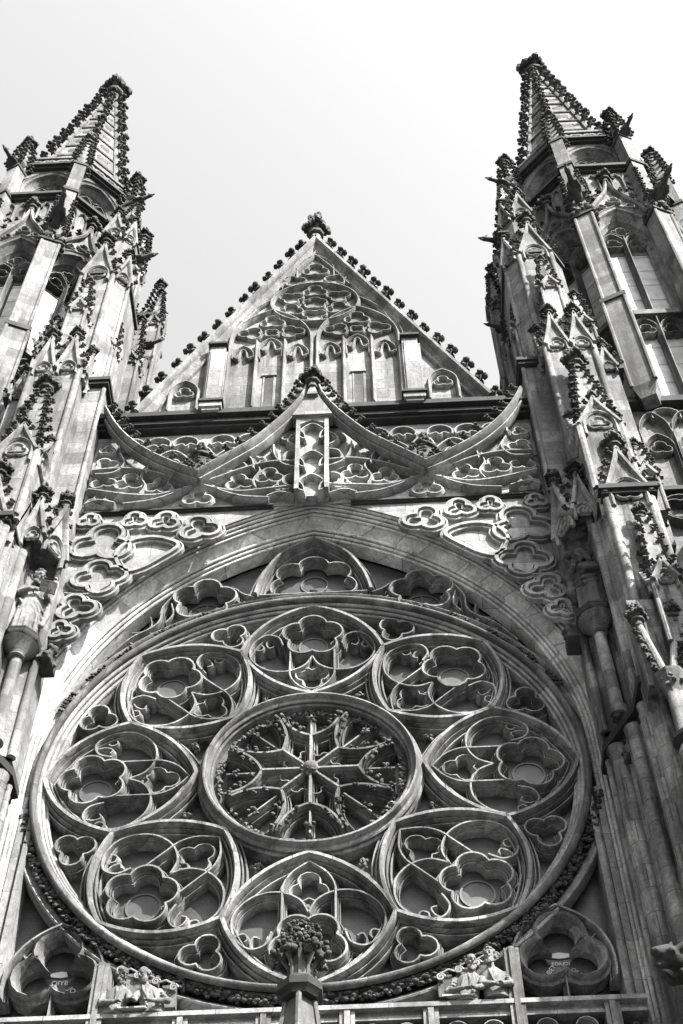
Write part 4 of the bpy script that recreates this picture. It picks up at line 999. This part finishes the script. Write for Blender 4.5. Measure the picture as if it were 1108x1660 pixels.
def statue_mesh(kind):
    b = MB()
    if kind == 'reader':
        loft(b, [(0, .27, .2, 0, 0), (.2, .25, .19, 0, 0), (.6, .235, .18, .0, -.01), (.95, .215, .16, .01, -.01), (1.2, .23, .15, .01, 0), (1.36, .215, .13, 0, 0), (1.44, .1, .09, 0, 0), (1.5, .06, .06, 0, -.01)], 44, 8, .10, .4)
        for x, z0, x1, z1, r in ((.22, .35, -.16, 1.2, .045), (.24, .5, -.12, 1.28, .04), (.2, .18, -.22, .95, .045), (.1, .1, -.2, .7, .04), (.22, .72, .0, 1.1, .04)):
            limb(b, [(x, -.12, z0), ((x+x1)/2, -.165, (z0+z1)/2-.05), (x1, -.08, z1)], [r*.7, r*.9, r*.6])
        for x in (-.2, -.12, -.03, .06, .14): limb(b, [(x, -.17, .55), (x*1.1, -.2, .0)], [.02, .035])
        limb(b, [(-.2, 0, 1.34), (-.27, -.08, 1.12), (-.1, -.24, 1.12)], [.085, .07, .05]); handparts(b, (-.1, -.24, 1.12), (1, -.1, .1), (0, 0, 1), 1.0, 1, .6)
        limb(b, [(.2, 0, 1.34), (.29, -.06, 1.1), (.2, -.25, 1.04)], [.085, .07, .05]); handparts(b, (.2, -.25, 1.04), (.1, -.5, .25), (0, 0, 1), 1.0, -1, .5)
        limb(b, [(.3, -.03, 1.1), (.31, -.06, .7), (.27, -.1, .35)], [.06, .075, .05])       # hanging sleeve
        limb(b, [(-.27, .05, 1.25), (-.31, .04, .7), (-.27, .03, .0)], [.06, .07, .08])
        limb(b, [(0, 0, 1.4), (.0, -.07, 1.56)], [.09, .075]); headparts(b, (.01, -.13, 1.64), .35, .45, 1.22, True, 'curly', 0, 3)
    else:
        loft(b, [(0, .24, .19, 0, 0), (.2, .23, .18, 0, 0), (.6, .225, .18, .0, -.01), (.95, .22, .17, -.01, -.01), (1.2, .235, .16, 0, 0), (1.36, .22, .14, 0, 0), (1.46, .1, .1, 0, 0)], 44, 10, .07, 1.4)
        for i in range(9): x = -.19+.045*i; limb(b, [(x, -.16, .66), (x*1.05, -.18, .02)], [.017, .024])
        for z, r in ((1.28, .055), (1.12, .06), (.95, .06), (.8, .055)): limb(b, [(-.22, -.05, z), (0, -.21, z-.12), (.22, -.05, z+.03)], [r*.8, r, r*.8])
        limb(b, [(-.21, 0, 1.34), (-.31, -.1, 1.12), (-.13, -.26, 1.2)], [.09, .08, .055]); handparts(b, (-.13, -.26, 1.2), (.7, -.2, .5), (0, -.3, 1), 1.0, 1, .7)
        limb(b, [(.21, 0, 1.34), (.3, -.1, 1.1), (.1, -.27, 1.02)], [.09, .08, .055]); handparts(b, (.1, -.27, 1.02), (-1, -.1, .1), (0, -.3, 1), 1.0, -1, .6)
        limb(b, [(-.3, -.05, 1.1), (-.33, -.03, .75), (-.3, .0, .5)], [.07, .1, .05]); limb(b, [(.3, -.03, 1.1), (.3, 0, .6), (.25, .02, .1)], [.07, .08, .06])
        limb(b, [(0, 0, 1.4), (.0, -.06, 1.56)], [.09, .075]); headparts(b, (0, -.11, 1.62), -.35, .4, 1.15, True, 'hood', 0, 8)
    return b
def set_thing(o, name, label, cat, group=None):
    o.name = name; o['label'] = label; o['category'] = cat; o['kind'] = 'thing'
    if group: o['group'] = group
def stand(me, name, loc, rz, s, label, cat, group=None):
    t = thing(name, label, cat, loc, group); o = bpy.data.objects.new('body', me); COL.objects.link(o); o.parent = t; t.rotation_euler = (0, 0, rz); t.scale = (s, s, s); return t
mr = remeshed(statue_mesh('reader'), 'body', 'statue', .015); mh = remeshed(statue_mesh('hood'), 'body', 'darkstatue', .015)
t = stand(mr, 'statue', (-5.66, -1.50, 2.46), .42, 1.13, 'robed bearded stone saint holding an open dark book, on the left buttress', 'statue', 'saints on the buttresses')
b = MB()
for q in (1, -1): b.prism([(0, 0), (q*.15, .02), (q*.15, .28), (0, .26)], 0, .04, lambda p, q2, d: (.2+p, -.26+abs(p)*.3-d*.8-q2*.45, 1.12+q2*.8-d*.5))
o = bpy.data.objects.new('book', b.mesh('book', 'soot', (0, 0, 0), 0)); COL.objects.link(o); o.parent = t
t = stand(mh, 'statue', (5.66, -1.50, 2.46), -.42, 1.10, 'sooty hooded stone saint with bent arms, on the right buttress', 'statue', 'saints on the buttresses')
b = MB(); ell(b, (-.2, -.12, 1.78), (.1, .09, .09)); ell(b, (-.12, -.1, 1.84), (.07, .07, .06)); ell(b, (.16, .02, 1.76), (.09, .05, .12))
o = bpy.data.objects.new('headdress', remeshed(b, 'headdress', 'soot', .02)); COL.objects.link(o); o.parent = t
for sx, side in ((-1, 'left'), (1, 'right')):
    t = thing('statue_corbel', f'dark eight-sided corbel carrying the saint on the {side} buttress', 'corbel', (sx*5.68, -1.42, 1.85), 'corbels under the saints')
    b = MB(sx); b.lathe(5.68, -1.46, [(.13, 1.85), (.17, 1.88), (.15, 1.93), (.18, 2.0), (.30, 2.16), (.38, 2.24)], 20); b.build('bell', 'mould' if sx == -1 else 'midsoot', t)
    b = MB(sx); b.lathe(5.68, -1.46, [(.40, 2.24), (.43, 2.28), (.43, 2.34), (.40, 2.37), (.42, 2.42), (.40, 2.46)], 8, PI/8); b.build('slab', 'cornice', t)
    # leafy head corbel where the arch moulding dies into the buttress
    b = MB(sx); rn = random.Random(5+sx)
    b.box(5.12, 5.40, -1.12, -.6, 2.28, 2.58)
    for i in range(40): b.blob((rn.uniform(5.08, 5.42), rn.uniform(-1.2, -.75), rn.uniform(2.28, 2.66)), rn.uniform(.04, .09), .3, True, rn)
    o = bpy.data.objects.new('leaf_corbel', remeshed(b, 'leaf_corbel', 'soot', .022, 1)); COL.objects.link(o); o.location = (0, 0, ZC); set_thing(o, 'leaf_corbel', f'dark leafy carved block where the great arch meets the {side} buttress', 'corbel', 'leaf blocks beside the arch')
    # small dark figure in the gallery niche
    ms = mh.copy(); ms.materials.clear(); ms.materials.append(M['soot'])
    stand(ms, 'statue', (sx*2.69, -.92, 9.08), .1*sx, .8, f'small sooty standing figure in the {side} niche of the gallery, above the curve\'s low point', 'statue', 'little figures in the gallery')

# busts of four men leaning on the sill
def bust(name, label, x, z, turn, nod, lean, s, arms, hair, beard, seed, coat):
    b = MB(); y0 = 0
    lx = lean
    loft(b, [(-.06, .235, .16, 0, 0), (.15, .235, .16, lx*.2, -.01), (.35, .25, .16, lx*.55, -.03), (.48, .245, .14, lx*.8, -.05), (.56, .15, .11, lx*.95, -.06), (.62, .065, .065, lx, -.08)], 36, 5, .03, seed)
    hx = lx*1.25
    limb(b, [(lx, -.07, .54), (hx, -.12, .68)], [.085, .075])
    headparts(b, (hx, -.17, .80), turn, nod, 1.3, beard, hair, 0, seed)
    for sh, el, wr, dr, sd in arms:
        limb(b, [sh, el, wr], [.085, .072, .045]); handparts(b, wr, dr, (0, 0, 1), 1.1, sd, .6)
        for t_ in (.25, .5, .75): p = Vector(sh).lerp(Vector(el), t_); ell(b, p, (.088, .088, .03))
    for q in (1, -1): limb(b, [(lx+q*.06, -.16, .55), (lx+q*.03, -.2, .4), (lx*.6, -.2, .2)], [.025, .028, .022])       # lapels
    if coat:
        for q in (-.12, .1): limb(b, [(lx*.7+q, -.17, .42), (q*1.1, -.18, .05)], [.02, .025])
    t = thing(name, label, 'relief figure', (x, -.30, z), 'men carved above the sill'); t.scale = (s, s, s)
    o = bpy.data.objects.new('body', remeshed(b, 'body', 'bust', .010, 1)); COL.objects.link(o); o.parent = t
    return t
Zs = -5.70
bust('carved_man', 'capped bearded carved man in loose shirt bending over the left sill', -3.04, Zs, .75, .45, .10, .80,
     [((-.2, 0, .48), (-.22, -.16, .16), (.06, -.28, .08), (1, -.3, 0), 1), ((.27, -.02, .48), (.33, -.2, .24), (.34, -.3, .10), (.8, -.5, -.1), -1)], 'cap', True, 2, False)
bust('carved_man', 'carved balding man in a jacket, leaning on the left sill with his forearm along it', -2.38, Zs, -.65, .5, -.2, .80,
     [((.07, -.03, .46), (.27, -.16, .15), (-.02, -.3, .07), (-1, -.25, 0), -1), ((-.33, -.05, .44), (-.38, -.22, .2), (-.34, -.3, .08), (-.7, -.5, 0), 1)], 'thin', True, 5, True)
bust('carved_man', 'carved bearded man with bare brow and open collar, drawing on the right sill', 2.52, Zs, .25, .35, .12, .80,
     [((-.2, -.02, .46), (-.36, -.14, .12), (-.06, -.3, .08), (1, -.2, 0), 1), ((.27, -.02, .46), (.32, -.16, .2), (.16, -.28, .1), (-.6, -.4, -.1), -1)], 'thin', True, 9, True)
bust('carved_man', 'taller carved man with full beard beside the right post, hands folded over the sill', 3.0, Zs+.06, -.3, .15, -.06, .84,
     [((-.22, 0, .48), (-.27, -.16, .18), (-.04, -.26, .1), (.9, -.2, .1), 1), ((.2, 0, .48), (.27, -.16, .16), (.0, -.27, .08), (-1, -.15, 0), -1)], 'curly', True, 13, False)
for s, x0, side in ((-1, -2.72, 'left'), (1, 2.42, 'right')):
    b = MB(); b.prism([(x0-.28, -.02), (x0+.22, -.02), (x0+.3, .13), (x0-.12, .15)], 0, .02, lambda p, q, d: (p, -.44+q*1.0, Zs+.0+q*.2+d))
    o = bpy.data.objects.new('carved_sheet', b.mesh('carved_sheet', 'vellum', (0, 0, 0), 0)); COL.objects.link(o); o.location = (0, 0, ZC); set_thing(o, 'carved_sheet', f'pale stone sheet of drawings lying on the {side} sill before two carved men', 'carving', 'carved sheets on the sill')
    b = MB()
    for i in range(4):
        xx = s*(2.15+.3*i); zz = -4.80-.13*(3-i)+(.0 if s == 1 else 0); sp = []
        for k in range(22): a = k*.5; r = .075*(1-k/26); sp.append((xx+r*math.cos(a), -.12, zz+.12+r*math.sin(a)))
        b.tube(sp, .016, 6)
        if i < 3: b.tube([(xx+.02*s, -.12, zz+.19), (xx+.13*s, -.14, zz+.25), (xx+.24*s, -.12, zz+.22)], .018, 6)
    sk = b.build('scroll_ornament', 'mould', sill)
    b = MB()
    for i in range(3): b.box(s*(2.22+.3*i)-.12, s*(2.22+.3*i)+.12, -.06, .1, -5.15-.13*(2-i), -4.72-.13*(2-i))
    b.build('scroll_backing', 'midsoot', sill)

# finial of the portal gable, rising in front of the sill
fc = thing('finial_column', 'big sooty leafy finial on an eight-sided collar below the rose window', 'finial', (.08, -2.5, -9.5))
b = MB(); c = (.08, -2.5)
b.lathe(*c, [(.17, -7.1), (.15, -6.85), (.13, -6.55), (.16, -6.3), (.12, -6.1), (.08, -6.0)], 10)
for k in range(8): a = k*PI/4; b.tube([(c[0]+.15*math.cos(a), c[1]+.15*math.sin(a), -7.0), (c[0]+.16*math.cos(a), c[1]+.16*math.sin(a), -6.8), (c[0]+.25*math.cos(a), c[1]+.25*math.sin(a), -6.62)], [.035, .03, .04], 6)
b.build('stem', 'butt', fc)
b = MB(); rn = random.Random(77)
for z, rr, n, s in ((-6.62, .35, 8, .085), (-6.48, .30, 10, .08), (-6.28, .2, 8, .06), (-6.14, .22, 8, .055), (-6.04, .12, 6, .05)):
    for k in range(n):
        a = 2*PI*k/n+z
        if z == -6.62: b.tube([(c[0]+.12*math.cos(a), c[1]+.12*math.sin(a), z+.06), (c[0]+rr*.7*math.cos(a), c[1]+rr*.7*math.sin(a), z+.08), (c[0]+rr*math.cos(a), c[1]+rr*math.sin(a), z-.06)], [.06, .07, .06], 7)
        for q in range(9): b.blob((c[0]+rr*math.cos(a)+rn.uniform(-.09, .09), c[1]+rr*math.sin(a)+rn.uniform(-.09, .09), z+rn.uniform(-.09, .06)), s*rn.uniform(.3, .6), .18, False, rn)
b.blob((c[0], c[1], -6.35), (.16, .16, .3), .2, False, rn)
b.build('leaf_crown', 'soot', fc, smooth=60)
b = MB(); b.lathe(*c, [(.26, -7.36), (.30, -7.30), (.34, -7.26), (.34, -7.14), (.30, -7.10), (.27, -7.06), (.16, -7.04)], 8, PI/8); b.build('collar', 'cornice', fc)
b = MB(); b.lathe(*c, [(.46, -9.5), (.19, -7.34)], 4, 0)
for k in range(4): a = k*PI/2; b.tube([(c[0]+.47*math.cos(a), c[1]+.47*math.sin(a), -9.5), (c[0]+.20*math.cos(a), c[1]+.20*math.sin(a), -7.34)], .045, 6)
b.build('spirelet', 'tower', fc)

# canopied shaft at the right edge, and the beast below it
cc = thing('canopy_shaft', 'slender ringed stone shaft carrying two slanting struts and leafy knobs at the right edge', 'column', (6.3, -3.05, -ZC))
b = MB(); X, Y = 6.3, -3.05
b.lathe(X, Y, [(.2, -ZC), (.2, -3.2), (.15, -3.1), (.15, -1.75)], 14); b.build('shaft', 'butt_r', cc)
b = MB(); b.lathe(X, Y, [(.15, -3.1), (.27, -3.0), (.27, -2.92), (.2, -2.86)], 8, .39); b.build('ring', 'cornice', cc)
b = MB(); b.lathe(X, Y, [(.15, -1.9), (.18, -1.75), (.30, -1.5), (.30, -1.42)], 8, .39)
for k in range(22): a = rn.uniform(0, 2*PI); b.blob((X+.22*math.cos(a), Y+.22*math.sin(a), -1.66+rn.uniform(-.1, .1)), .05, .3, True, rn)
b.build('capital', 'midsoot', cc)
for dx, zt in ((-.28, .1), (.36, .15)):
    b = MB(); b.tube([(X+dx*.15, Y, -1.42), (X+dx, Y, zt)], [.07, .06], 8); b.build('strut', 'mould', cc)
    for k in range(5):
        f = k/5; crocket(cc, (X+dx*(.2+.8*f)+(.06 if dx > 0 else -.06), Y-.02, -1.2+(zt+1.2)*f), 0 if dx > 0 else PI, .17)
    finial(cc, (X+dx, Y, zt-.05), .62)
b = MB(); b.box(X-.35, X+.9, Y+.15, -2.3, -1.4, 1.0); b.build('canopy_back', 'butt_r', cc)
b = MB(); b.plan([(5.55, -1.9), (5.95, -2.7), (6.3, -3.0), (7.5, -3.0), (7.5, 0), (5.8, -1)], -7.0, -6.75); b.plan([(5.6, -1.9), (5.98, -2.62), (6.3, -2.9), (7.5, -2.9), (7.5, 0), (5.8, -1)], -6.75, -6.6)
b.build('lower_ledge', 'cornice', cc)
b = MB()
limb(b, [(-.3, 0, -.1), (.15, 0, 0), (.45, 0, .02)], [.2, .2, .16]); ell(b, (.58, 0, .06), (.2, .16, .16)); limb(b, [(.62, 0, .1), (.84, 0, .06)], [.12, .075]); limb(b, [(.6, 0, -.06), (.78, 0, -.1)], [.07, .05])
for q in (1, -1):
    ell(b, (.66, q*.13, .1), (.065, .055, .065)); ell(b, (.67, q*.185, .1), (.03, .02, .03)); limb(b, [(.5, q*.1, .17), (.42, q*.18, .3)], [.06, .025]); ell(b, (.86, q*.05, .08), (.03, .03, .03)); limb(b, [(.1, q*.17, -.1), (.35, q*.22, -.22), (.5, q*.2, -.16)], [.1, .07, .06])
o = bpy.data.objects.new('stone_beast', remeshed(b, 'stone_beast', 'soot', .02)); COL.objects.link(o)
o.location = (5.74, -2.4, -6.98+ZC); o.rotation_euler = (-.5, .12, math.radians(212)); set_thing(o, 'stone_beast', 'dark carved beast head with round eyes thrusting from the buttress at the bottom right corner', 'carving')
